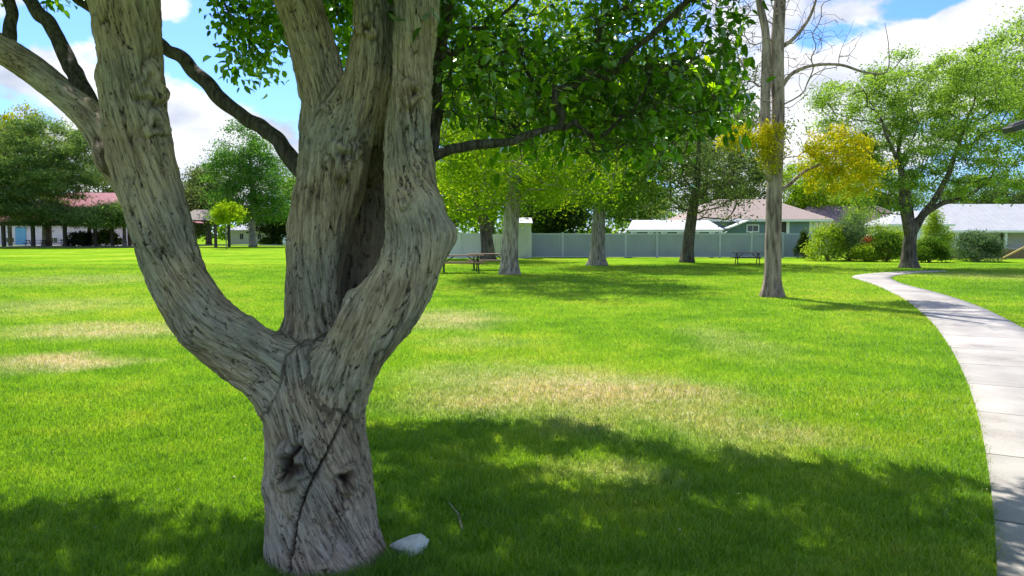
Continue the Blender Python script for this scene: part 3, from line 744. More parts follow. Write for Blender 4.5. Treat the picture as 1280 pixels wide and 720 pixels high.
n1 = noise(nt, g.outputs['Position'], 1.1, 5, .6); n2 = noise(nt, g.outputs['Position'], 60, 4, .7)
c = ramp(nt, mth(nt, 'ADD', mth(nt, 'MULTIPLY', n1, .7), mth(nt, 'MULTIPLY', n2, .3)), [(.36, (.24, .22, .195)), (.46, (.325, .302, .272)), (.6, (.40, .375, .34))])
cell = mth(nt, 'FLOOR', mth(nt, 'DIVIDE', mth(nt, 'ADD', a_.outputs['Fac'], .55), 1.5))
wn = nd(nt, 'TexWhiteNoise', noise_dimensions='1D'); nt.links.new(cell, wn.inputs['W'])
c = mixc(nt, 1, c, ramp(nt, wn.outputs['Value'], [(0, g3(.88)), (1, g3(1.05))]), 'MULTIPLY')
fr = mth(nt, 'FRACT', mth(nt, 'DIVIDE', mth(nt, 'ADD', a_.outputs['Fac'], .55), 1.5)); ln = mth(nt, 'LESS_THAN', fr, .014)
c = mixc(nt, ln, c, (.10, .09, .08)); nt.links.new(c, b.inputs['Base Color'])
bp = nd(nt, 'Bump'); bp.inputs['Strength'].default_value = .5; bp.inputs['Distance'].default_value = .01
nt.links.new(mth(nt, 'SUBTRACT', n2, mth(nt, 'MULTIPLY', ln, 2)), bp.inputs['Height']); nt.links.new(bp.outputs[0], b.inputs['Normal']); nt.links.new(b.outputs[0], out.inputs[0])
fa = np.array([x for x in f])
tag(mesh_np('path', np.array(v), [fa], m, vert_attr={'arc': arc}), 'pale concrete footpath curving through the lawn', 'path', kind='structure')
PATH_POLY = np.vstack([pl, pr_[::-1]])
def path_mask(x, y):
    m = np.zeros(len(x), bool); ix = np.nonzero((x > 1.5))[0]
    if len(ix): m[ix] = in_poly(x[ix], y[ix], [tuple(p) for p in PATH_POLY[::3]])
    return m
def ground_z(x, y): return .03 * (fbm(np.stack([x * .22, y * .22, x * 0], -1), 9, 2) - .5) * np.clip((np.hypot(x - 4, y) - 2) / 6, 0, 1)
gx = np.concatenate([-np.geomspace(1200, 16, 14), np.arange(-15, 15.1, .5), np.geomspace(16, 1200, 14)])
gy = np.concatenate([[-400, -100, -30, -12], np.arange(-8, 30, .5), np.geomspace(31, 1600, 24)])
GX, GY = np.meshgrid(gx, gy); gv = np.stack([GX.ravel(), GY.ravel(), np.zeros(GX.size)], -1)
n_ = len(gx); i, j = np.meshgrid(np.arange(len(gy) - 1), np.arange(n_ - 1), indexing='ij'); a = (i * n_ + j).ravel()
tag(mesh_np('ground', gv, [np.stack([a, a + 1, a + n_ + 1, a + n_], -1)], M['soil']), 'flat park lawn with dry straw coloured patches', 'ground', kind='structure')
rng = np.random.default_rng(5)
def blades(n, y0, y1, p, wid, hgt):
    # density falls with distance like Y^-p
    u = rng.uniform(0, 1, n); e = 2 - p
    Y = (y0 ** e + u * (y1 ** e - y0 ** e)) ** (1 / e)
    X = rng.uniform(-.72, .72, n) * (Y + .35); jx = rng.uniform(-.035, .035, n); ok = ~path_mask(X + jx, Y)
    tr = np.hypot(X - base_ft[0], Y - 3.67) < .27; ok &= ~tr
    X, Y = X[ok], Y[ok]; n = len(X)
    tuft = fbm(np.stack([X * 5, Y * 5, X * 0], -1), 3, 2)
    h = hgt * rng.uniform(.55, 1.25, n) * (.45 + 1.1 * tuft)
    nb_ = np.hypot(X - base_ft[0], Y - 3.67); h *= 1 + .9 * np.exp(-((nb_ - .4) / .14) ** 2)
    w = wid * (Y / 4.5) ** .75 * rng.uniform(.7, 1.3, n)
    th = rng.uniform(0, 2 * PI, n); lean = rng.uniform(.1, .95, n); la = rng.uniform(0, 2 * PI, n)
    P = np.stack([X, Y, np.full(n, -.003)], -1); sd = np.stack([np.cos(th), np.sin(th), 0 * th], -1) * w[:, None] / 2
    ld = np.stack([np.cos(la), np.sin(la), 0 * la], -1) * (h * lean)[:, None]; z = np.array([0, 0, 1.])
    return P, sd, ld, h, n
def add_grass(name, n, y0, y1, p, wid, hgt, two, label):
    P, sd, ld, h, n = blades(n, y0, y1, p, wid, hgt); z = np.array([0, 0, 1.])
    rn_ = rng.uniform(0, 1, n)
    if two:
        m_ = P + ld * .3 + z * (h * .58)[:, None]; V = np.stack([P - sd, P + sd, m_ + sd * .8, m_ - sd * .8, P + ld + z * (h * .93)[:, None]], 1).reshape(-1, 3)
        b = np.arange(n)[:, None] * 5; fs = [b + np.array([[0, 1, 2, 3]]), b + np.array([[3, 2, 4]])]; ra = np.tile(rn_, 2)
    else:
        V = np.stack([P - sd, P + sd, P + ld + z * h[:, None]], 1).reshape(-1, 3); b = np.arange(n)[:, None] * 3; fs = [b + np.array([[0, 1, 2]])]; ra = rn_
    tag(mesh_np(name, V, fs, M['blade'], face_attr={'rnd': ra}), label, 'grass', kind='stuff')
add_grass('grass', 270000, 3.0, 8.0, 2.3, .0043, .046, True, 'mown green grass blades of the near lawn')
add_grass('grass', 470000, 8.0, 42.0, 1.75, .0043, .046, False, 'mown green grass of the lawn farther off')
log('grass')
# fallen petals and bits of leaf
n = 80; PX = rng.uniform(0, 1240, n); PY = rng.uniform(345, 715, n)
P_ = np.array([gnd(a, b) for a, b in zip(PX, PY)]); P_[:, 2] = .045 + rng.uniform(0, .01, n)
lv_, lf_ = leaf_quads(P_, .013 + .0012 * P_[:, 1:2], .7, 1.5, rng)
M['petal'] = leaf_mat('petal', [(0, (.5, .48, .38)), (.7, (.45, .42, .3)), (.75, (.55, .42, .1)), (1, (.35, .25, .1))], .2, (1, 1, 1))
tag(mesh_np('fallen_leaves', lv_, [lf_], M['petal'], face_attr={'rnd': rng.uniform(0, 1, n)}), 'tiny pale petals and dry leaf bits strewn over the lawn', 'fallen leaves', kind='stuff')

# rock by the trunk
rk = gnd(507, 699); bm = bmesh.new(); bmesh.ops.create_icosphere(bm, subdivisions=5, radius=1)
rv = np.array([v.co[:] for v in bm.verts]); rf = np.array([[v.index for v in f.verts] for f in bm.faces]); bm.free()
dsp = .78 + .35 * fbm(rv * 1.2 + 3, 2, 3) + .12 * np.abs(fbm(rv * 4, 8, 3) - .5)
for _ in range(16):
    d_ = unit(np.random.default_rng(_ + 3).normal(0, 1, 3)); cut = rv @ d_; dsp = np.minimum(dsp, np.where(cut > .55, .60 / np.maximum(cut, .01) * (1 + .0), 9))
rv = rv * dsp[:, None] * np.array([.105, .08, .082])
M['rock'] = surf_mat('rock', (.50, .50, .49), (.85, .85, .82), 14, .85, bump=.6)
o = mesh_np('rock', rv, [rf], M['rock'], smooth=False); o.location = (rk[0] + .02, rk[1] + .03, .05); o.rotation_euler = (0, .12, .3)
tag(o, 'small pale grey rock lying in the grass at the foot of the gnarled trunk', 'rock')
# stick
a, b = gnd(578, 668), gnd(562, 640)
sk = MB(); p0 = Vector(a) + Vector((0, 0, .03)); p1 = Vector(b) + Vector((0, 0, .055)); pm = (p0 + p1) / 2 + Vector((.012, 0, .012))
sk.tube(p0, pm, .005, .004, 8).tube(pm, p1, .004, .0028, 8).tube(pm, pm + Vector((-.03, .03, .02)), .0028, .0015, 6)
tag(sk.build('stick', M['bark_pale'], smooth=True), 'thin dry twig lying in the shaded grass beside the trunk', 'stick')

# ================================================================== BACKGROUND TREES
log('trees')
G_BRIGHT = leaf_mat('leaves_bright', [(0, (.07, .12, .012)), (.35, (.16, .27, .020)), (.7, (.27, .39, .026)), (1, (.44, .46, .03))], .5, (1.5, 1.5, .5))
G_MID = leaf_mat('leaves_mid', [(0, (.05, .095, .02)), (.5, (.13, .21, .038)), (1, (.26, .35, .07))], .45, (1.4, 1.5, .6))
G_LOCUST = leaf_mat('leaves_locust', [(0, (.09, .16, .03)), (.5, (.22, .33, .065)), (1, (.40, .50, .13))], .5, (1.4, 1.45, .7))
G_OLIVE = leaf_mat('leaves_olive', [(0, (.045, .07, .028)), (.5, (.11, .155, .06)), (1, (.22, .27, .12))], .4, (1.4, 1.4, .7))
G_PINE = leaf_mat('needles', [(0, (.06, .11, .045)), (.5, (.15, .22, .085)), (1, (.33, .40, .15))], .42, (1.3, 1.4, .7))
G_YEL = leaf_mat('leaves_yellow', [(0, (.30, .27, .01)), (.5, (.46, .40, .01)), (1, (.58, .54, .03))], .5, (1.3, 1.2, .4))
G_DARK = leaf_mat('leaves_dark', [(0, (.015, .03, .012)), (.5, (.035, .065, .02)), (1, (.07, .11, .035))], .35, (1.4, 1.4, .6))

def spot(px, py):
    g_ = gnd(px, py); return g_
# A: tree with the tall pale trunk left of centre
b0 = spot(637, 343); Y = b0[1]
make_tree('tree', b0, [(0, 0, 0, .44), (.02, 0, .7, .36), (.06, 0, 2, .32), (.16, 0, 3.6, .29), (.3, .1, 5.2, .24), (.3, .2, 7.5, .16), (.2, .2, 9.5, .09)],
  [B(640, 120, Y - 2.5, 140, 130, 6), B(590, 225, Y, 50, 70, 3.5, .8), B(720, 205, Y - 1, 80, 60, 5, .8), B(640, 190, Y, 110, 80, 4.5)], 330, 42000, .14, G_BRIGHT, M['bark_pale'],
  'leafy bright green tree right behind the two picnic tables with a tall pale trunk', seed=3, spread=.42, flat=.75, group='bright shade trees on the lawn')
b0 = spot(611, 324); Y = b0[1]
make_tree('tree', b0, [(0, 0, 0, .5), (-.1, 0, 1.2, .42), (-.3, 0, 2.6, .38), (-.9, 0, 4.2, .25), (-1.2, 0, 6.5, .15)],
  [B(570, 215, Y, 70, 62, 4.5), B(625, 200, Y, 60, 60, 4.5), B(590, 130, Y, 75, 60, 4.5), B(555, 262, Y, 22, 20, 2, .8)], 220, 30000, .18, G_BRIGHT, M['bark_dark'],
  'tree with a dark forked trunk by the bright white wall', seed=4, spread=.55, group='bright shade trees on the lawn')
b0 = spot(747, 332); Y = b0[1]
make_tree('tree', b0, [(0, 0, 0, .50), (0, 0, 1, .38), (.03, 0, 2.4, .34), (.1, 0, 4.5, .28), (.0, .2, 7, .16)],
  [B(760, 150, Y, 105, 105, 4.5), B(755, 228, Y, 75, 50, 3.5), B(700, 235, Y, 40, 42, 3)], 260, 36000, .16, G_MID, M['bark_grey'],
  'broad green tree with a thick straight grey trunk right of the bins', seed=5, spread=.5, group='bright shade trees on the lawn')
b0 = spot(859, 328); Y = b0[1]
make_tree('tree', b0, [(0, 0, 0, .44), (.02, 0, .9, .36), (.12, 0, 2.0, .33), (.3, 0, 3.4, .3), (.5, 0, 5, .2), (.6, 0, 7.5, .1)],
  [B(890, 190, Y - 3, 100, 60, 6), B(880, 235, Y, 60, 38, 3.5), B(925, 240, Y, 28, 42, 2.5), B(850, 130, Y, 90, 70, 4.5), B(830, 245, Y, 40, 28, 2.5, .6)], 260, 22000, .16, G_OLIVE, M['bark_dark'],
  'dull olive tree with a dark leaning trunk before the white patio cover', seed=6, spread=.5, r0=.02)
# D: half bare tree with yellow foliage
b0 = spot(965, 371); Y = b0[1]
def d_extra(t, A, base, rng):
    blobs = [B(930, 170, Y - .3, 32, 18, .7, 2.2), B(962, 185, Y - .5, 20, 32, .5, 1.6), B(1045, 190, Y, 50, 30, 1.0, 1.3), B(1060, 222, Y, 42, 24, .9, 1.2), B(1020, 218, Y, 25, 20, .7, .6), B(1105, 205, Y, 14, 8, .4, .3), B(960, 225, Y - .4, 8, 18, .3, .4)]
    pts = blob_points(blobs, 215, rng, .1) - base
    m = 80; C = np.repeat(pts, m, 0) + rng.normal(0, .085, (len(pts) * m, 3))
    lv, lf = leaf_quads(C, .06, .6, .3, rng)
    rn = np.clip(np.repeat(rng.normal(.55, .22, len(pts)), m) + rng.normal(0, .2, len(C)), 0, 1)
    mesh_np('crown', lv, [lf], G_YELG, t, face_attr={'rnd': rn})
G_YELG = leaf_mat('leaves_yellow_green', [(0, (.16, .24, .015)), (.3, (.30, .33, .012)), (.6, (.46, .40, .012)), (1, (.62, .52, .04))], .5, (1.25, 1.2, .4))
def Bd(px, py): p = at(px, py, Y); return (p[0] - b0[0], 0, p[2])
tk = [(0, 0, 0, .28), (.0, 0, .5, .225), (.0, 0, 1.5, .205), (.0, 0, 2.9, .195), (.04, 0, 4.1, .17), (.04, 0, 5.0, .16), (-.02, 0, 6.4, .17), (.1, .1, 8.4, .12), (.2, .1, 10, .07)]
dt = make_tree('tree', b0, tk,
  [B(968, 60, Y, 75, 90, 2.2), B(1040, 190, Y, 65, 30, 1.2, .8), B(925, 160, Y, 38, 40, 1.2, 1.3), B(930, 60, Y, 30, 60, 1.5, 1.5), B(1030, 60, Y, 45, 50, 1.5, 1.4), B(960, -40, Y, 110, 70, 3)], 760, 0, .1, G_YEL, M['bark_brown'],
  'half bare tree with a straight pale trunk and clumps of yellow leaves', seed=8, step=.25, jit=.018, r0=.0045, hollow=.1, alpha=.2, extra=d_extra, rexp=2.3)
# its second stem and named boughs, joined to the same trunk part
P1 = catmull(np.array([[*Bd(962, 225), .1], [*Bd(957, 190), .13], [*Bd(956, 140), .13], [*Bd(957, 80), .12], [*Bd(956, 40), .10], [*Bd(948, 0), .09], [*Bd(940, -80), .06]]), 5)
vv, ff = tube_path(P1[:, :3] + np.array([0, -.05, 0]), P1[:, 3], 12, .04, 2)
P2 = catmull(np.array([[*Bd(968, 240), .06], [*Bd(985, 232), .05], [*Bd(1005, 215), .045], [*Bd(1030, 202), .04], [*Bd(1060, 178), .025], [*Bd(1095, 195), .012]]), 5); v2, f2 = tube_path(P2[:, :3], P2[:, 3], 8, .04)
P3 = catmull(np.array([[*Bd(975, 112), .06], [*Bd(990, 92), .05], [*Bd(1015, 82), .04], [*Bd(1050, 81), .035], [*Bd(1080, 90), .03], [*Bd(1108, 90), .02], [*Bd(1111, 60), .012], [*Bd(1106, 28), .006]]), 5); v3, f3 = tube_path(P3[:, :3], P3[:, 3], 8, .04)
P4 = catmull(np.array([[*Bd(975, 60), .06], [*Bd(992, 48), .05], [*Bd(1010, 25), .04], [*Bd(1020, 0), .03], [*Bd(1030, -40), .02]]), 5); v4, f4 = tube_path(P4[:, :3], P4[:, 3], 8, .04)
VV_ = [vv, v2, v3, v4]; FF = [ff, f2, f3, f4]; o_ = 0; Q_, T_ = [], []
for v_, f_ in zip(VV_, FF): Q_.append(f_[0] + o_); T_.append(f_[1] + o_); o_ += len(v_)
mesh_np('bough', np.vstack(VV_), [np.vstack(Q_), np.vstack(T_)], M['bark_brown'], dt, smooth=True)
# E: airy tree over the path
b0 = spot(1136, 335); Y = b0[1]
def E_(px, py, dy): p = at(px, py, Y); return (p[0] - b0[0], dy, p[2])
make_tree('tree', b0, [(0, 0, 0, .42), (0, 0, .8, .34), (.02, 0, 1.5, .29), (.06, 0, 2.1, .27), (.08, 0, 2.5, .18)],
  [B(1080, 135, Y, 65, 55, 3.5), B(1150, 110, Y, 80, 50, 4), B(1215, 140, Y, 80, 65, 4), B(1130, 190, Y, 75, 50, 3.5), B(1050, 215, Y, 40, 35, 2.5, .7), B(1215, 215, Y, 60, 38, 3), B(1095, 245, Y, 50, 25, 2.5, .7)], 420, 70000, .14, G_LOCUST, M['bark_dark'],
  'airy pale green tree with a dark short trunk at the bend of the path', seed=11, alpha=.3,
  limbs_=[[(*E_(1137, 292, 0), .25), (*E_(1128, 274, -.3), .19), (*E_(1120, 250, -.6), .15), (*E_(1112, 215, -1), .11), (*E_(1092, 180, -1.4), .07), (*E_(1075, 145, -1.6), .035)],
    [(*E_(1138, 290, 0), .24), (*E_(1142, 265, .3), .17), (*E_(1139, 230, .5), .14), (*E_(1132, 190, .7), .10), (*E_(1140, 140, .8), .06), (*E_(1135, 100, .8), .03)],
    [(*E_(1141, 290, 0), .22), (*E_(1152, 268, -.2), .18), (*E_(1166, 245, -.4), .15), (*E_(1178, 215, -.6), .12), (*E_(1188, 175, -.8), .08), (*E_(1205, 130, -.8), .035)],
    [(*E_(1146, 276, 0), .15), (*E_(1170, 260, .2), .13), (*E_(1195, 250, .5), .11), (*E_(1225, 243, .8), .08), (*E_(1250, 225, 1.0), .05), (*E_(1268, 200, 1.2), .03)]], spread=.34, flat=.5, r0=.014, up=.6, droop=.3, aspect=.4)
make_tree('tree', (at(1310, 300, 44)[0], 44, 0), [(0, 0, 0, .5), (0, 0, 2, .4), (-.2, 0, 4, .3), (-.4, 0, 8, .2), (-.4, 0, 12, .1)],
  [B(1250, 120, 44, 55, 75, 4), B(1300, 90, 44, 70, 85, 5), B(1260, 215, 44, 45, 40, 3)], 240, 32000, .15, G_LOCUST, M['bark_dark'],
  'tall green tree reaching in from beyond the right edge, over the white roofed house', seed=12, spread=.45)
# left side: pines and park trees
pine = [  # px, base py, crown lobes
 (58, 308.2, .45, [B(60, 175, 101, 42, 30, 5), B(40, 215, 101, 62, 22, 6), B(78, 225, 101, 52, 20, 6), B(50, 252, 101, 62, 20, 6), B(50, 268, 100.5, 56, 14, 5, 1.4), B(92, 268, 100.5, 42, 15, 4, 1.2), B(110, 185, 101, 26, 22, 4)], 'large dark green pine with a thick grey trunk before the picnic shelter', 21),
 (-28, 308.5, .4, [B(-20, 200, 100, 42, 40, 5), B(-15, 245, 100, 48, 24, 5), B(-5, 170, 100, 22, 20, 3), B(5, 265, 99.5, 34, 15, 4, 1.4)], 'dark pine cut off by the left picture edge', 22),
 (156, 308.5, .28, [B(128, 273, 99.5, 30, 10, 3), B(150, 266, 99.5, 16, 10, 3)], 'low dark evergreen beside the red shelter roof, partly behind the near left limb', 23)]
for px_, py_, r, bl, lab, sd_ in pine:
    g_ = spot(px_, py_)
    make_tree('pine_tree', g_, [(0, 0, 0, r * 1.2), (0, 0, 2, r), (.1, 0, 6, r * .8), (.1, 0, 10, r * .5), (.0, 0, 15, r * .2)] if sd_ != 23 else [(0, 0, 0, r), (0, 0, 2, r * .8), (0, 0, 4, r * .5), (0, 0, 6, r * .2)],
      bl, 240 if sd_ != 23 else 120, 60000 if sd_ == 21 else 26000, .5, G_PINE, M['bark_grey'], lab, seed=sd_, spread=.95, flat=.35, aspect=.2, up=.6, r0=.03, step=1.2, group='dark pines by the picnic shelter', hollow=.5)
g_ = spot(28, 305)
make_tree('tree', g_, [(0, 0, 0, .4), (0, 0, 4, .3), (0, 0, 9, .2), (0, 0, 15, .1)], [B(25, 160, g_[1], 34, 26, 5), B(10, 190, g_[1], 30, 30, 5), B(45, 225, g_[1], 30, 28, 5)], 140, 16000, .4, leaf_mat('leaves_gold', [(0, (.16, .18, .01)), (.5, (.34, .33, .012)), (1, (.5, .44, .02))], .5, (1.3, 1.3, .5)), M['bark_grey'],
  'yellow topped tree rising behind the large pine', seed=24, spread=1.0)
g_ = spot(316, 308.4); Y = g_[1]
make_tree('tree', g_, [(0, 0, 0, .55), (0, 0, 2, .42), (.1, 0, 5, .36), (.1, 0, 9, .25), (-.2, 0, 13, .12)],
  [B(305, 185, Y, 30, 30, 5), B(290, 215, Y, 35, 25, 5), B(330, 225, Y, 38, 32, 5), B(300, 250, Y, 45, 22, 5), B(330, 262, Y, 36, 18, 4)], 260, 34000, .28, leaf_mat('leaves_fresh', [(0, (.04, .10, .03)), (.5, (.09, .20, .05)), (1, (.18, .32, .07))], .45, (1.4, 1.5, .6)), M['bark_grey'],
  'fresh green tree seen through the fork of the gnarled trunk', seed=25, spread=.8, r0=.03, step=1.0)
g_ = spot(283, 311); Y = g_[1]
make_tree('tree', g_, [(0, 0, 0, .07), (0, 0, 1.2, .06), (0, 0, 2.6, .05), (0, 0, 4, .03)], [B(285, 266, Y, 15, 12, 1.3), B(275, 272, Y, 11, 8, 1), B(296, 272, Y, 8, 8, 1)], 60, 5000, .22, leaf_mat('leaves_lime', [(0, (.14, .24, .01)), (.6, (.30, .42, .02)), (1, (.42, .50, .04))], .5, (1.3, 1.3, .5)), M['bark_grey'],
  'young lime green sapling on the lawn left of the fresh green tree', seed=26, spread=.4, r0=.01)
far = [(112, 132, 225, 52, 46, G_OLIVE, 'tall dull green tree behind the red shelter roof'), (20, 140, 235, 60, 40, G_MID, 'green tree far behind the large pine, at the left edge'), (262, 128, 232, 30, 24, G_OLIVE, 'dull green tree above the small brown roofed shelter'), (372, 125, 250, 30, 34, G_MID, 'green tree mostly hidden behind the middle stem of the gnarled trunk'),
       (232, 120, 262, 30, 34, G_OLIVE, 'dark tree just behind the near left limb, above the shelter end'), (260, 135, 255, 26, 22, G_MID, 'hazy green tree behind the lime sapling'),
       (340, 130, 276, 36, 18, G_DARK, 'dark spreading tree over the small white house'), (190, 140, 250, 30, 30, G_MID, 'green tree far behind the near left limb')]
for i_, (px_, Y, py_, rx, ry, mt, lab) in enumerate(far):
    p = at(px_, 300, Y)
    make_tree('tree', (p[0], Y, 0), [(0, 0, 0, .4), (0, 0, 3, .3), (0, 0, 6, .2), (0, 0, 8, .1)], [B(px_, py_, Y, rx, ry, 5), B(px_ + rx * .5, py_ + ry * .5, Y, rx * .6, ry * .5, 4)], 100, 11000, .36, mt, M['bark_dark'], lab, seed=40 + i_, spread=.9, r0=.03, step=1.2)
# trees beyond the fence and the houses
back = [(560, 78, 240, 45, 45, G_MID, 'green tree behind the white wall, left of the forked dark trunk'), (615, 95, 215, 60, 70, G_BRIGHT, 'tall bright tree far behind the picnic tables'),
        (690, 60, 262, 34, 26, G_DARK, 'dark tree leaning over the fence above the bins'), (700, 90, 200, 80, 80, G_BRIGHT, 'tall bright tree far behind the bins'), (790, 84, 235, 50, 45, G_MID, 'green tree behind the left end of the patio cover'),
        (800, 105, 150, 80, 90, G_BRIGHT, 'tall bright tree far behind the patio cover'), (905, 92, 225, 60, 55, G_OLIVE, 'olive tree behind the roof of the blue house'), (1020, 90, 235, 55, 38, G_BRIGHT, 'bright tree behind the plum coloured roof'),
        (1095, 100, 240, 60, 36, G_MID, 'green tree behind the plum roof and the tall bushes'), (880, 115, 150, 60, 70, G_MID, 'tall green tree far behind the olive tree'), (1235, 110, 240, 60, 22, G_OLIVE, 'dull tree behind the white roofed house')]
for i_, (px_, Y, py_, rx, ry, mt, lab) in enumerate(back):
    p = at(px_, 300, Y); tp_ = at(px_, py_, Y)[2]
    make_tree('tree', (p[0], Y, 0), [(0, 0, 0, .4), (0, 0, tp_ * .3, .32), (.2, 0, tp_ * .6, .25), (0, 0, tp_, .12)], [B(px_, py_, Y, rx, ry, 5), B(px_ - rx * .4, py_ + ry * .45, Y, rx * .6, ry * .5, 4), B(px_ + rx * .4, py_ + ry * .4, Y, rx * .6, ry * .5, 4)], 150, 20000, .26, mt, M['bark_dark'], lab,
      seed=60 + i_, spread=.75, r0=.03, step=1.0, group='trees beyond the fence')
# far off wood along the horizon
rng = np.random.default_rng(77); cc = []
for px_ in np.arange(-500, 1800, 16):
    Y = rng.uniform(190, 260); p = at(px_, 300, Y); hgt_ = rng.uniform(5, 11)
    k = 170; d_ = unit(rng.normal(0, 1, (k, 3))) * rng.uniform(.5, 1, (k, 1)); cc.append(np.array([p[0], Y, hgt_ * .5]) + d_ * np.array([rng.uniform(3, 6), 3, hgt_ * .55]))
cc = np.vstack(cc); lv_, lf_ = leaf_quads(cc, 1.3, .7, .3, rng)
tag(mesh_np('woods', lv_, [lf_], G_MID, face_attr={'rnd': rng.uniform(.1, .9, len(cc))}), 'far off belt of trees along the horizon', 'woods', kind='stuff')

# ------------------------------------------------------------------ shrubs
def shrub(px, py, rx, ry, mat, label, seed, Y=None, n=5000, leaf=.09, cat='shrub', flower=None, pointy=False):
    g_ = gnd(px, py) if Y is None else at(px, 300, Y); Y = g_[1]; rng = np.random.default_rng(seed)
    rx *= 1.22; ry *= 1.15; leaf *= 1.25; n = int(n * 1.5); s_ = 1
    t = empty('shrub', (g_[0], Y, 0), label, cat, 'shrubs along the gardens')
    s_ = Y / F; a, h_ = rx * s_, 2 * ry * s_
    k = 46; d = unit(rng.normal(0, 1, (k, 3))); d[:, 2] = np.abs(d[:, 2]) * 2 - 1
    r_ = rng.uniform(.55, 1.0, k)[:, None]; c = d * r_ * np.array([a, a * .8, h_ * .5]) + np.array([0, 0, h_ * .5])
    if pointy: c[:, :2] *= (1.15 - c[:, 2:3] / h_) * 1.1
    c[:, 2] = np.maximum(c[:, 2], .08)
    m = n // k; C = np.repeat(c, m, 0) + rng.normal(0, 1, (k * m, 3)) * np.array([a, a, h_ * .55]) * .17
    C[:, 2] = np.maximum(C[:, 2], .02)
    lv, lf = leaf_quads(C, leaf, .5, .3, rng)
    rn = np.clip(np.repeat(rng.normal(.5, .2, k), m) + rng.normal(0, .15, len(C)), 0, 1)
    mesh_np('foliage', lv, [lf], mat, t, face_attr={'rnd': rn})
    ii = rng.integers(0, k, 16); V_, F_ = frusta(np.zeros((16, 3)) + rng.normal(0, .05, (16, 3)) * [1, 1, 0], c[ii], np.full(16, .02), np.full(16, .008), 5)
    mesh_np('stem', V_, [F_], M['bark_dark'], t, smooth=True)
G_SHR = leaf_mat('shrub_light', [(0, (.14, .22, .02)), (.5, (.29, .40, .035)), (1, (.48, .56, .10))], .4, (1.3, 1.3, .5))
G_SHD = leaf_mat('shrub_dark', [(0, (.04, .08, .015)), (.5, (.10, .18, .03)), (1, (.24, .34, .05))], .35, (1.3, 1.4, .6))
G_GREY = leaf_mat('shrub_grey', [(0, (.06, .10, .06)), (.5, (.13, .19, .10)), (1, (.25, .32, .17))], .35, (1.2, 1.3, .8))
G_RED = leaf_mat('shrub_red', [(0, (.22, .05, .03)), (.5, (.40, .10, .05)), (1, (.35, .22, .06))], .4, (1.2, 1.1, .7))
shrub(1035, 326, 24, 20, G_SHR, 'rounded light green bush next to the right end of the blue fence', 101)
shrub(1062, 326, 20, 26, G_GREY, 'tall loose grey green bush between the light round bush and the red tinged one', 102)
shrub(1078, 322, 26, 29, G_SHR, 'tallest loose pale bush of the garden row below the plum roof', 103)
shrub(1088, 324, 13, 12, G_RED, 'small bush with red young leaves in the garden row', 104, n=2500)
shrub(1082, 327, 17, 9, G_SHR, 'low yellow green bush in front of the red leaved one', 109, n=3000)
shrub(1109, 327, 22, 15, G_SHD, 'dark clipped bush left of the airy tree trunk', 105)
shrub(1112, 322, 24, 15, G_SHR, 'light green bush behind the dark clipped one, left of the trunk', 110)
shrub(1161, 328, 19, 13, G_SHD, 'dark clipped bush right of the airy tree trunk', 106)
shrub(1168, 324, 16, 26, G_SHR, 'tall yellow green bush by the low brown fence, at its left end', 107, n=6000)
shrub(1220, 327, 27, 16, G_GREY, 'wide grey green bush in front of the low brown fence', 108, n=7000)
shrub(788, 322, 5, 12, G_DARK, 'narrow dark shrub standing against the fence right of the broad tree', 111, n=1500, pointy=True)
shrub(1004, 323, 9, 15, G_DARK, 'dark upright shrub at the right end of the fence', 112, n=2500, pointy=True)
shrub(620, 321, 12, 10, G_DARK, 'dark low shrub at the foot of the forked dark trunk', 113, n=2000)
shrub(345, 305.8, 7, 5, G_SHD, 'small dark bush before the white house', 114, n=700, leaf=.3)
shrub(333, 305.8, 7, 4, G_SHD, 'smaller dark bush left of the one before the white house', 115, n=700, leaf=.3)
shrub(103, 308, 16, 8, G_DARK, 'dark hedge bush under the picnic shelter', 116, n=2000, leaf=.25)
shrub(133, 308, 14, 9, G_SHD, 'rounded bush at the right of the shelter tables', 117, n=2000, leaf=.25)

# ================================================================== FENCES, HOUSES
log('buildings')
WHITE = surf_mat('white_paint', (.72, .74, .74), (.80, .80, .78), 2, .5, bump=.05)
VINYL = surf_mat('fence_vinyl', (.27, .31, .41), (.35, .39, .49), 1.2, .55, (1, 1, .5), bump=.05, lines=(0, .15, .07, .72))
VPOST = surf_mat('fence_post', (.42, .48, .57), (.50, .56, .64), 2, .5, bump=.05)
GREYW = surf_mat('grey_board', (.52, .52, .50), (.62, .62, .60), 1.5, .7, bump=.1, lines=(0, .2, .06, .75))
BLUEW = surf_mat('blue_siding', (.15, .22, .27), (.19, .27, .32), 1.5, .7, bump=.05, lines=(2, .16, .10, .75))
ROOFT = surf_mat('tan_shingle', (.26, .20, .17), (.34, .27, .235), 5, .9, bump=.4, lines=(1, .3, .1, .8))
ROOFP = surf_mat('plum_shingle', (.15, .105, .12), (.21, .15, .165), 4, .9, bump=.4)
ROOFW = surf_mat('white_metal_roof', (.40, .40, .41), (.50, .50, .50), 1.5, .6, bump=.05, lines=(0, .6, .04, .8))
ROOFR = surf_mat('red_metal_roof', (.38, .10, .12), (.46, .15, .16), 1.2, .45, bump=.05, lines=(0, .5, .05, .75))
GLASS = surf_mat('window_glass', (.04, .05, .06), (.07, .08, .09), 1, .08, bump=0, spec=.6)
DARKW = surf_mat('dark_wood', (.045, .038, .032), (.085, .07, .055), 3, .8, (1, 1, .3))
TIMB = surf_mat('weathered_timber', (.17, .125, .085), (.27, .20, .14), 4, .85, (1, 1, .2), bump=.3, lines=(0, .14, .07, .5))
TBL = surf_mat('table_wood', (.12, .075, .045), (.20, .13, .08), 4, .75, (.3, 3, 1))
STEEL = surf_mat('painted_steel', (.03, .032, .03), (.06, .06, .055), 5, .5, bump=.05)
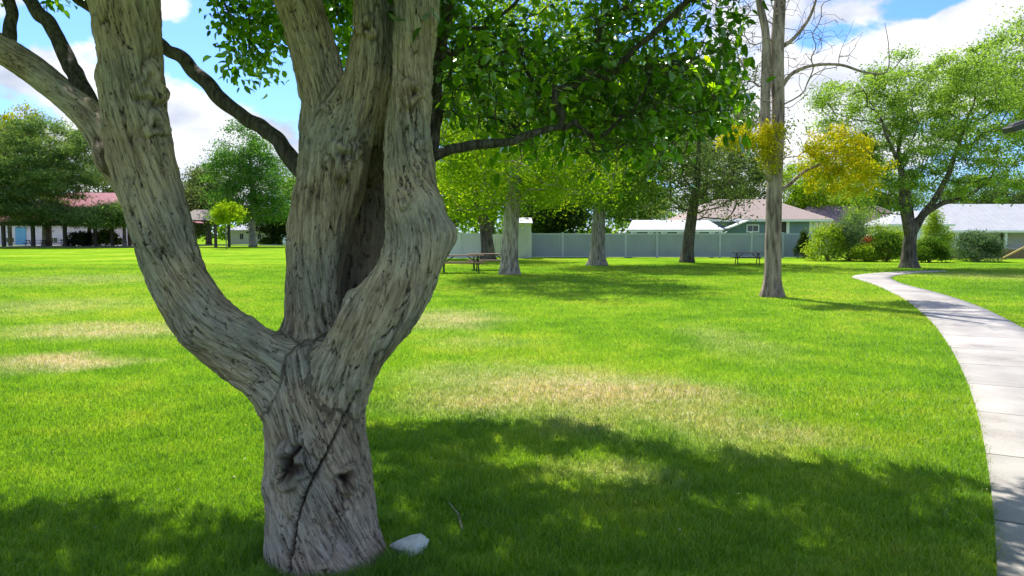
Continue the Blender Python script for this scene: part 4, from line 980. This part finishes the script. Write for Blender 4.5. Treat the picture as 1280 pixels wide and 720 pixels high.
CREAM = surf_mat('cream_wall', (.55, .52, .46), (.64, .61, .55), 1.5, .8, bump=.1)
PLAS = surf_mat('black_plastic', (.018, .018, .02), (.035, .035, .037), 4, .4, bump=.05)
BLUEP = surf_mat('blue_door_paint', (.13, .36, .55), (.16, .42, .60), 2, .5, bump=.05)
YELW = surf_mat('yellow_timber', (.50, .33, .10), (.60, .42, .15), 4, .6)

def X(px, Y): return at(px, 300, Y)[0]
def Z(py, Y): return at(640, py, Y)[2]
# vinyl fence
Yf = 54.; x0, x1 = X(664, Yf), X(1018, Yf); zt = Z(291.5, Yf)
fe = empty('fence', (x0, Yf, 0), 'long pale blue white panel fence behind the lawn', 'fence')
def rel(o, root): o.location = -Vector(root.location); return o
np_ = 9; w_ = (x1 - x0) / np_
for i in range(np_):
    a, b = x0 + i * w_ + .07, x0 + (i + 1) * w_ - .07
    rel(MB().box(a, b, Yf - .02, Yf + .02, .12, zt - .10).build('panel', VINYL, fe), fe)
    rel(MB().box(a, b, Yf - .04, Yf + .04, zt - .10, zt - .01).build('rail', VPOST, fe), fe); rel(MB().box(a, b, Yf - .04, Yf + .04, .04, .12).build('rail', VPOST, fe), fe)
for i in range(np_ + 1):
    c = x0 + i * w_
    rel(MB().box(c - .065, c + .065, Yf - .065, Yf + .065, -.1, zt + .02).box(c - .085, c + .085, Yf - .085, Yf + .085, zt + .02, zt + .06).build('post', VPOST, fe), fe)
# white wall section at the left and taller pale gate panels
a, b = X(545, 52), X(607, 52)
fw_ = empty('fence', (a, 52, 0), 'bright white solid wall panel behind the picnic tables, left of the dark trunk', 'fence')
for k in range(2):
    c0, c1 = a + (b - a) * k / 2, a + (b - a) * (k + 1) / 2
    rel(MB().box(c0 + .06, c1 - .06, 51.97, 52.03, .03, Z(291.5, 52)).build('panel', WHITE, fw_), fw_)
for k in range(3):
    c0 = a + (b - a) * k / 2; rel(MB().box(c0 - .06, c0 + .06, 51.93, 52.07, -.1, Z(291, 52) + .03).build('post', WHITE, fw_), fw_)
a, b = X(646, 53), X(664, 53)
gt = empty('shed', (a, 53, 0), 'tall narrow pale shed at the left end of the long fence', 'shed')
rel(MB().box(a, b, 53, 55.5, 0, Z(279, 53)).build('wall', surf_mat('shed_wall', (.60, .64, .62), (.72, .74, .71), 1, .7, lines=(0, .3, .06, .75)), gt), gt)
zz = Z(279, 53)
rel(MB().poly([(a - .1, 52.8, zz + .02), (b + .1, 52.8, zz + .02), (b + .1, 55.7, zz + .45), (a - .1, 55.7, zz + .45)], .07, (0, -.15, 1)).build('roof', ROOFW, gt), gt)
rel(MB().box(a + .15, b - .15, 52.96, 52.998, .05, zz - .25).build('door', GREYW, gt), gt)
a, b = X(607, 54.5), X(645, 54.5)
g2 = empty('fence', (a, 54.5, 0), 'weathered grey board fence in the gap behind the dark forked trunk', 'fence')
for k in range(6):
    c0, c1 = a + (b - a) * k / 6, a + (b - a) * (k + 1) / 6
    rel(MB().box(c0 + .01, c1 - .01, 54.47, 54.53, .03, Z(292, 54.5) - .03 * (k % 2)).build('board', GREYW, g2), g2)

def window(parent, x0, x1, z0, z1, Y, fr=.08, bars=1):
    f = MB().box(x0 - fr, x1 + fr, Y - .06, Y - .002, z1, z1 + fr).box(x0 - fr, x1 + fr, Y - .08, Y - .002, z0 - fr, z0).box(x0 - fr, x0, Y - .06, Y - .002, z0, z1).box(x1, x1 + fr, Y - .06, Y - .002, z0, z1)
    for k in range(bars): c = x0 + (x1 - x0) * (k + 1) / (bars + 1); f.box(c - .02, c + .02, Y - .05, Y - .003, z0, z1)
    w = rel(f.build('window', WHITE, parent), parent)
    MB().box(x0, x1, Y - .03, Y - .004, z0, z1).build('pane', GLASS, w)
def hip(parent, x0, x1, y0, y1, ze, zr, hipl, hipr, mat, oh=.45, fascia=WHITE):
    a, b, c, d = x0 - oh, x1 + oh, y0 - oh, y1 + oh; ym = (c + d) / 2
    m = MB(); k = [(a, c, ze), (b, c, ze), (b, d, ze), (a, d, ze), (a + hipl, ym, zr), (b - hipr, ym, zr)]
    m.v = k + [(x, y, z - .10) for x, y, z in k[:4]]
    m.f = [(0, 1, 5, 4), (2, 3, 4, 5), (1, 2, 5), (3, 0, 4), (9, 8, 7, 6), (0, 6, 7, 1), (1, 7, 8, 2), (2, 8, 9, 3), (3, 9, 6, 0)]
    r = rel(m.build('roof', mat, parent), parent)
    f = MB().box(a - .03, b + .03, c - .03, c - .003, ze - .2, ze - .01).box(a - .03, a - .003, c, d, ze - .2, ze - .01).box(b + .003, b + .03, c, d, ze - .2, ze - .01).build('fascia', fascia, r)
    return r
# blue house
Y = 64.; bh = empty('house', (X(930, Y), Y, 0), 'blue sided house with a tan hip roof and white trim behind the fence', 'house')
wx0, wx1 = X(862, Y), X(1012, Y); ze = Z(274, Y)
rel(MB().box(wx0, wx1, Y, Y + 9, 0, ze).build('wall', BLUEW, bh), bh)
hip(bh, wx0, wx1 + 1.3, Y, Y + 9, ze, Z(249, Y + 4.5), 3.8, 3.6, ROOFT)
window(bh, X(934, Y), X(947, Y), Z(289, Y), Z(282, Y), Y, .1)
rel(MB().box(X(975, Y) - .12, X(984, Y) + .14, Y - .07, Y - .002, 0, Z(275.5, Y)).build('door_frame', WHITE, bh), bh)
rel(MB().box(X(976, Y), X(982, Y), Y - .10, Y - .072, 0, Z(277, Y)).build('door', DARKW, bh), bh)
for p_ in (1013, 1018, 1025, 1031): rel(MB().box(X(p_, Y) - .13, X(p_, Y) + .13, Y - .05, Y + .2, 0, ze - .12).build('post', WHITE, bh), bh)
for c_ in (wx0, wx1): rel(MB().box(c_ - .08, c_ + .08, Y - .03, Y + .06, 0, ze - .1).build('corner_trim', WHITE, bh), bh)
rel(MB().poly([(X(905, 63), 62.0, Z(285, 62)), (X(930, 63), 62.0, Z(275, 62)), (X(930, 63), 63.9, Z(275, 62)), (X(905, 63), 63.9, Z(285, 62))], .10, (-.4, 0, 1)).build('porch_roof', WHITE, bh), bh)
# patio cover
Y = 60.; pc = empty('patio_cover', (X(845, Y), Y, 0), 'white patio cover on posts rising above the fence behind the dark leaning tree', 'patio cover')
rel(MB().poly([(X(784, Y), Y, Z(287, Y)), (X(905, Y), Y, Z(287, Y)), (X(898, Y), Y + 3.2, Z(275, Y + 3)), (X(798, Y), Y + 3.2, Z(275, Y + 3))], .12, (0, -.4, 1)).build('roof', ROOFW, pc), pc)
rel(MB().box(X(786, Y), X(903, Y), Y + .02, Y + .12, Z(290, Y), Z(288, Y)).build('beam', WHITE, pc), pc)
for p_ in (790, 811, 828, 848, 868, 888, 902):
    rel(MB().box(X(p_, Y) - .07, X(p_, Y) + .07, Y + .02, Y + .16, 0, Z(290, Y)).bar((X(p_, Y), Y + .09, Z(292.5, Y)), (X(p_, Y) + .45, Y + .09, Z(289.5, Y)), .07).build('post', WHITE, pc), pc)
rel(MB().box(X(800, Y), X(900, Y), Y + 3.05, Y + 3.15, 0, Z(279, Y + 3)).build('shade_panel', surf_mat('shade_wall', (.10, .12, .15), (.14, .16, .19), 1, .8), pc), pc)  # dark panel behind the posts, the gloom under the cover put into its colour
# plum roofed house
Y = 82.; ph = empty('house', (X(1080, Y), Y, 0), 'low house with a plum brown roof behind the garden bushes', 'house')
a, b = X(1012, Y), X(1150, Y); rel(MB().box(a, b, Y, Y + 9, 0, Z(284, Y)).build('wall', CREAM, ph), ph)
hip(ph, a, b, Y, Y + 9, Z(283, Y), Z(257, Y + 4.5), 2.0, 3.0, ROOFP)
window(ph, X(1044, Y), X(1056, Y), Z(296, Y), Z(287, Y), Y)
# white roofed house with porch
Y = 72.; wh = empty('house', (X(1250, Y), Y, 0), 'long white roofed house with an open porch at the right', 'house')
a, b = X(1188, Y), X(1420, Y); ze = Z(288, Y)
rel(MB().box(a, b, Y + 1.8, Y + 9, 0, ze + .25).build('wall', CREAM, wh), wh)
hip(wh, a, b, Y, Y + 9, ze, Z(255, Y + 4.5), 1.2, 3, ROOFW)
for p_ in (1196, 1257, 1300): rel(MB().box(X(p_, Y) - .12, X(p_, Y) + .12, Y - .1, Y + .14, 0, ze - .1).build('post', WHITE, wh), wh)
rel(MB().box(a, b, Y - .2, Y + 1.8, 0, .35).build('porch_floor', CREAM, wh), wh)
rel(MB().box(X(1266, Y), X(1275, Y), Y + 1.74, Y + 1.798, .35, ze - .25).build('door', DARKW, wh), wh)
window(wh, X(1240, Y), X(1251, Y), Z(302, Y), Z(292, Y), Y + 1.8); window(wh, X(1205, Y), X(1228, Y), Z(302, Y), Z(292, Y), Y + 1.8, bars=2)
# small annex with grey hip roof
Y = 66.; an = empty('house', (X(1150, Y), Y, 0), 'small white annex with a grey hip roof behind the airy tree trunk', 'house')
a, b = X(1112, Y), X(1186, Y); rel(MB().box(a, b, Y, Y + 4.4, 0, Z(281, Y)).build('wall', WHITE, an), an)
hip(an, a, b, Y, Y + 4.4, Z(280, Y), Z(263, Y + 2.2), 2.2, 2.2, surf_mat('grey_shingle', (.40, .40, .42), (.52, .52, .53), 4, .9, bump=.3), .3)
window(an, X(1118, Y), X(1128, Y), Z(301, Y), Z(290, Y), Y)
# low brown fence + ramp rail
Y = 50.5; a, b = X(1176, Y), X(1420, Y)
lf_ = empty('fence', (a, Y, 0), 'low brown timber fence in front of the white roofed house', 'fence'); zt = Z(311.5, Y)
rel(MB().box(a, b, Y - .02, Y + .02, .04, zt).build('boards', TIMB, lf_), lf_)
for k in range(7): c = a + (b - a) * k / 6; rel(MB().box(c - .06, c + .06, Y - .07, Y - .021, -.1, zt + .05).build('post', TIMB, lf_), lf_)
p0, p1 = at(1250, 324.5, 49.6), at(1292, 303, 49.6)
hr = empty('handrail', tuple(p0 * [1, 1, 0]), 'yellow sloping timber handrail in front of the low brown fence', 'handrail')
rel(MB().bar(p0, p1, .07, .10).build('rail', YELW, hr), hr)
for t_ in (.15, .95):
    q = p0 + (p1 - p0) * t_; rel(MB().box(q[0] - .04, q[0] + .04, q[1] - .03, q[1] + .03, 0, q[2] - .04).build('post', YELW, hr), hr)

# picnic shelter
Yb = 103.; sh = empty('picnic_shelter', (X(120, Yb), Yb, 0), 'large open picnic shelter with a red metal roof on dark posts, behind the pines', 'shelter')
a, b = X(-25, Yb), X(212, Yb); ze = Z(277, Yb)
hip(sh, a + .4, b - .4, Yb, Yb + 11, ze, Z(241, Yb + 5.5), 9, 7, ROOFR, .5, DARKW)
for p_ in (3, 40, 80, 118, 139, 172, 209):
    x_ = X(p_, Yb); rel(MB().box(x_ - .2, x_ + .2, Yb + .1, Yb + .45, 0, ze - .1).build('post', DARKW, sh), sh)
for p_ in (10, 60, 110, 160, 205):
    x_ = X(p_, Yb + 10); rel(MB().box(x_ - .2, x_ + .2, Yb + 10.3, Yb + 10.7, 0, ze - .1).build('post', DARKW, sh), sh)
rel(MB().box(a + .4, b - .4, Yb + .12, Yb + .42, ze - .55, ze - .11).build('beam', DARKW, sh), sh)
tag(MB().box(a, b, Yb - 1, Yb + 12, -.02, .06).build('pavement', surf_mat('slab', (.30, .29, .27), (.38, .37, .35), 1, .9)), 'concrete slab under the picnic shelter', 'pavement', kind='structure')
Yc = 99.; ss = empty('picnic_shelter', (X(250, Yc), Yc, 0), 'small shelter with a low brown roof right of the near left limb', 'shelter')
a, b = X(222, Yc), X(271, Yc)
hip(ss, a, b, Yc, Yc + 5, Z(275, Yc), Z(262, Yc + 2.5), 1.6, 2.6, surf_mat('brown_shingle', (.20, .17, .14), (.28, .24, .20), 2, .9), .3, DARKW)
for p_, y_ in ((224, 0), (269, 0), (224, 4.7), (269, 4.7)): rel(MB().box(X(p_, Yc) - .15, X(p_, Yc) + .15, Yc + y_, Yc + y_ + .3, 0, Z(276.5, Yc)).build('post', DARKW, ss), ss)
# pale building behind shelter
Y = 124.; wb = empty('building', (X(80, Y), Y, 0), 'long low pale building with a blue door behind the picnic shelter', 'building')
a, b = X(-60, Y), X(165, Y); rel(MB().box(a, b, Y, Y + 10, 0, Z(281, Y)).build('wall', surf_mat('pale_wall', (.62, .60, .62), (.70, .68, .70), .6, .8), wb), wb)
rel(MB().box(X(20, Y), X(33, Y), Y - .12, Y - .004, 0, Z(284, Y)).build('door', BLUEP, wb), wb)
hip(wb, a, b, Y, Y + 10, Z(280.5, Y), Z(268, Y + 5), 3, 3, surf_mat('brown_roof', (.30, .25, .22), (.38, .32, .28), 2, .9))
for p_ in (8, 62, 100): window(wb, X(p_, Y), X(p_ + 10, Y), Z(303, Y), Z(297, Y), Y, .15)
# far white house + street
Y = 138.; fh = empty('house', (X(320, Y), Y, 0), 'small white house far off, seen through the fork of the gnarled trunk', 'house')
a, b = X(286, Y), X(352, Y); rel(MB().box(a, b, Y, Y + 9, 0, Z(288, Y)).build('wall', WHITE, fh), fh)
hip(fh, a, b, Y, Y + 9, Z(287.5, Y), Z(278, Y + 4.5), 3, 3, surf_mat('slate_roof', (.30, .31, .34), (.38, .39, .42), 2, .9))
for p_ in (300, 322, 334, 341): window(fh, X(p_, Y), X(p_ + 4.5, Y), Z(299, Y), Z(292, Y), Y, .12)
rel(MB().box(X(311, Y), X(316, Y), Y - .08, Y - .004, 0, Z(291, Y)).build('door', GREYW, fh), fh)
Yr = 118.; v_ = [(-200, Yr, .012), (40, Yr, .012), (40, Yr + 9, .012), (-200, Yr + 9, .012)]
rd = MB(); rd.v = v_; rd.f = [(0, 1, 2, 3)]
tag(rd.build('road', surf_mat('asphalt_pale', (.22, .22, .22), (.30, .30, .29), 1, .9)), 'pale street crossing behind the park at the left', 'road', kind='structure')
rd = MB().box(-200, 40, Yr - .4, Yr - .02, -.02, .13)
tag(rd.build('kerb', surf_mat('kerb_concrete', (.45, .45, .43), (.52, .52, .5), 1, .9)), 'pale kerb along the far street', 'kerb', kind='structure')

# ------------------------------------------------------------------ picnic tables
def picnic(label, px, py, rot, L=1.9, wood=TBL, sc_=1., Y=None, group='picnic tables'):
    g_ = gnd(px, py) if Y is None else at(px, 300, Y); t = empty('picnic_table', (g_[0], g_[1], 0), label, 'picnic table', group)
    t.rotation_euler.z = rot; t.scale = (sc_,) * 3
    for k in range(5): pass
    tb = MB()
    for k in range(5): tb.box(-L / 2, L / 2, -.36 + k * .148, -.36 + k * .148 + .14, .72, .76)
    tb.build('table_top', wood, t)
    for s in (-1, 1):
        MB().box(-L / 2, L / 2, s * .70 - .13, s * .70 - .005, .42, .46).box(-L / 2, L / 2, s * .70 + .005, s * .70 + .13, .42, .46).build('bench', wood, t)
    for e in (-1, 1):
        x_ = e * (L / 2 - .28)
        MB().bar((x_, -.62, 0), (x_, -.22, .72), .05, .05).bar((x_, .62, 0), (x_, .22, .72), .05, .05).bar((x_, -.8, .40), (x_, .8, .40), .05, .05).bar((x_, -.33, .70), (x_, .33, .70), .05, .05).build('leg_frame', STEEL, t)
        MB().bar((x_, 0, .40), (x_ - e * .42, 0, .70), .04, .04).build('brace', STEEL, t)
    return t
picnic('picnic table nearest the gnarled trunk, left one of the two by the pale trunk', 576, 341, .12, 2.0)
picnic('picnic table between the left table and the tall pale trunk', 612, 337.5, .08, 2.0)
picnic('lone picnic table by the fence, left of the half bare tree', 934, 330.5, -.15, 1.9, sc_=.85)
for i_, (p_, Y_) in enumerate(((45, 106), (73, 108), (92, 106), (125, 109))):
    picnic(['dark picnic table under the shelter left of the thick pine trunk', 'dark picnic table under the shelter right of the thick pine trunk', 'dark picnic table in the middle of the shelter', 'dark picnic table at the right of the shelter'][i_], p_, 0, .2 * i_, 2.4, DARKW, 1.2, Y_, 'tables under the shelter')

# ------------------------------------------------------------------ bins, post, lamp
def wheelie(px, py, label, rot=0):
    g_ = gnd(px, py); t = empty('wheelie_bin', (g_[0], g_[1], 0), label, 'bin', 'black bins by the fence'); t.rotation_euler.z = rot
    m = MB(); w0, w1, d0, d1 = .24, .30, .27, .36
    m.v = [(-w0, -d0, .06), (w0, -d0, .06), (w0, d0, .06), (-w0, d0, .06), (-w1, -d1, .95), (w1, -d1, .95), (w1, d1, .95), (-w1, d1, .95)]
    m.f = [(3, 2, 1, 0), (4, 5, 6, 7), (0, 1, 5, 4), (1, 2, 6, 5), (2, 3, 7, 6), (3, 0, 4, 7)]
    m.build('body', PLAS, t, bevel=.02)
    l_ = MB(); l_.v = [(-.33, -.40, .955), (.33, -.40, .955), (.33, .38, .955), (-.33, .38, .955), (-.30, -.36, 1.0), (.30, -.36, 1.0), (.30, .36, 1.08), (-.30, .36, 1.08)]
    l_.f = m.f; l_.build('lid', PLAS, t, bevel=.01)
    for s in (-1, 1): MB().tube((s * .28, .30, .10), (s * .34, .30, .10), .10, None, 16).build('wheel', STEEL, t)
    MB().tube((-.25, .42, .98), (.25, .42, .98), .018, None, 8).build('handle', PLAS, t)
wheelie(675.5, 321, 'black wheeled bin at the left of the pair by the fence', .1); wheelie(681.5, 321, 'black wheeled bin at the right of the pair by the fence', -.15)
g_ = gnd(889, 322); ut = empty('garden_ornament', (g_[0], g_[1], 0), 'small dark post with a pale top beside the fence, right of the dark leaning tree', 'post')
MB().tube((0, 0, 0), (0, 0, .75), .16, .13, 10).build('pedestal', PLAS, ut, smooth=True); MB().tube((0, 0, .75), (0, 0, .82), .2, .2, 12).tube((0, 0, .82), (0, 0, 1.25), .08, .05, 8).build('top', VPOST, ut, smooth=True)
# street lamp whose head reaches in from the right
Y = 9.0; h0, h1 = at(1259, 163, Y), at(1300, 150, Y); pp = at(1345, 148, Y)
sl = empty('street_lamp', (pp[0], Y, 0), 'black street lamp head poking in at the right edge above the path', 'street lamp')
hd = MB(); d_ = Vector(h1 - h0)
hd.bar(h0, h1, .20, .075).bar(Vector(h0) + d_ * .1 + Vector((0, 0, .04)), Vector(h1) + Vector((0, 0, .045)), .12, .04)
rel(hd.build('lamp_head', STEEL, sl, bevel=.012), sl)
rel(MB().bar(Vector(h0) + d_ * .15 + Vector((0, 0, -.04)), Vector(h0) + d_ * .8 + Vector((0, 0, -.04)), .14, .012).build('lens', surf_mat('lamp_lens', (.5, .5, .48), (.6, .6, .58), 5, .2, bump=0), sl), sl)
rel(MB().tube(h1, pp, .03, .035, 10).build('arm', STEEL, sl, smooth=True), sl)
rel(MB().tube((pp[0], Y, 0), (pp[0], Y, pp[2] + .1), .07, .045, 14).tube((pp[0], Y, 0), (pp[0], Y, .15), .13, .11, 14).build('pole', STEEL, sl, smooth=True), sl)

# ================================================================== SKY, SUN
w = bpy.data.worlds.new('World'); sc.world = w; w.use_nodes = True; nt = w.node_tree; nt.nodes.clear()
out = nd(nt, 'OutputWorld'); bg = nd(nt, 'Background'); bg.inputs[1].default_value = .15
sky = nd(nt, 'TexSky', sky_type='NISHITA'); sky.sun_disc = False; sky.sun_elevation = SUN_EL; sky.sun_rotation = SUN_AZ; sky.air_density = 1.0; sky.dust_density = .6; sky.ozone_density = 2.0
tc = nd(nt, 'TexCoord'); D = tc.outputs['Generated']
v = mapping(nt, D, (1, 1, 2.1), (3.3, .4, .0))
wv = nd(nt, 'TexNoise'); wv.inputs['Scale'].default_value = 3.2; wv.inputs['Detail'].default_value = 9; wv.inputs['Roughness'].default_value = .60; wv.inputs['Distortion'].default_value = .25
nt.links.new(v, wv.inputs['Vector'])
dens = wv.outputs[0]
def skyspot(px, py, rx, ry, amp):
    d_ = unit(ray(px, py)); sp = nd(nt, 'VectorMath', operation='SUBTRACT'); nt.links.new(D, sp.inputs[0]); sp.inputs[1].default_value = tuple(d_)
    mm = nd(nt, 'VectorMath', operation='MULTIPLY'); nt.links.new(sp.outputs[0], mm.inputs[0]); mm.inputs[1].default_value = (F / rx, F / rx * .3, F / ry)
    ln = nd(nt, 'VectorMath', operation='LENGTH'); nt.links.new(mm.outputs[0], ln.inputs[0])
    e = mth(nt, 'POWER', 2.718, mth(nt, 'MULTIPLY', mth(nt, 'POWER', ln.outputs['Value'], 2), -1)); return mth(nt, 'MULTIPLY', e, amp)
bias = None
for s_ in [(300, 55, 85, 55, -.34), (90, 30, 40, 40, -.10), (45, 120, 60, 30, .12), (290, 170, 110, 55, .26), (220, 15, 40, 22, .22), (1010, 60, 60, 60, -.05), (1165, 5, 40, 22, -.32), (1060, 45, 45, 20, -.16), (1230, 20, 60, 30, .2), (1110, 60, 90, 50, .15), (1000, 150, 120, 60, .2), (50, 85, 50, 22, .1)]:
    x_ = skyspot(*s_); bias = x_ if bias is None else mth(nt, 'ADD', bias, x_)
dn = mth(nt, 'ADD', dens, bias)
cov = nd(nt, 'MapRange', interpolation_type='SMOOTHSTEP'); nt.links.new(dn, cov.inputs[0]); cov.inputs[1].default_value = .485; cov.inputs[2].default_value = .56
n2 = nd(nt, 'TexNoise'); n2.inputs['Scale'].default_value = 9; n2.inputs['Detail'].default_value = 6; nt.links.new(mapping(nt, D, (1, 1, 2.1), (3.3, .4, .02)), n2.inputs['Vector'])
cl = ramp(nt, mth(nt, 'ADD', mth(nt, 'MULTIPLY', n2.outputs[0], .6), mth(nt, 'MULTIPLY', dens, .4)), [(.40, (1.9, 2.05, 2.4)), (.48, (2.75, 2.85, 3.1)), (.57, (3.7, 3.7, 3.7))])
skc = mixc(nt, 1, sky.outputs[0], (.30, .46, .80), 'MULTIPLY')
nt.links.new(mixc(nt, mth(nt, 'MULTIPLY', cov.outputs[0], .96), skc, cl), bg.inputs[0]); nt.links.new(bg.outputs[0], out.inputs[0])
sd = bpy.data.lights.new('sun', 'SUN'); so = bpy.data.objects.new('sun', sd); COL.objects.link(so)
sd.energy = 4.0; sd.angle = math.radians(.55); sd.color = (1, .955, .88); so.rotation_euler = Vector(SUN).to_track_quat('Z', 'Y').to_euler(); so.location = (0, 0, 30)
sc.view_settings.view_transform = 'Standard'; sc.view_settings.look = 'None'; sc.view_settings.gamma = 1; sc.view_settings.exposure = 1.12; sc.view_settings.use_curve_mapping = False
sc.render.engine = 'CYCLES'; c_ = sc.cycles
c_.max_bounces = 7; c_.diffuse_bounces = 4; c_.transmission_bounces = 4; c_.glossy_bounces = 2; c_.use_denoising = True; c_.sample_clamp_indirect = 8
c_.use_adaptive_sampling = True; c_.adaptive_threshold = .02
log('done')
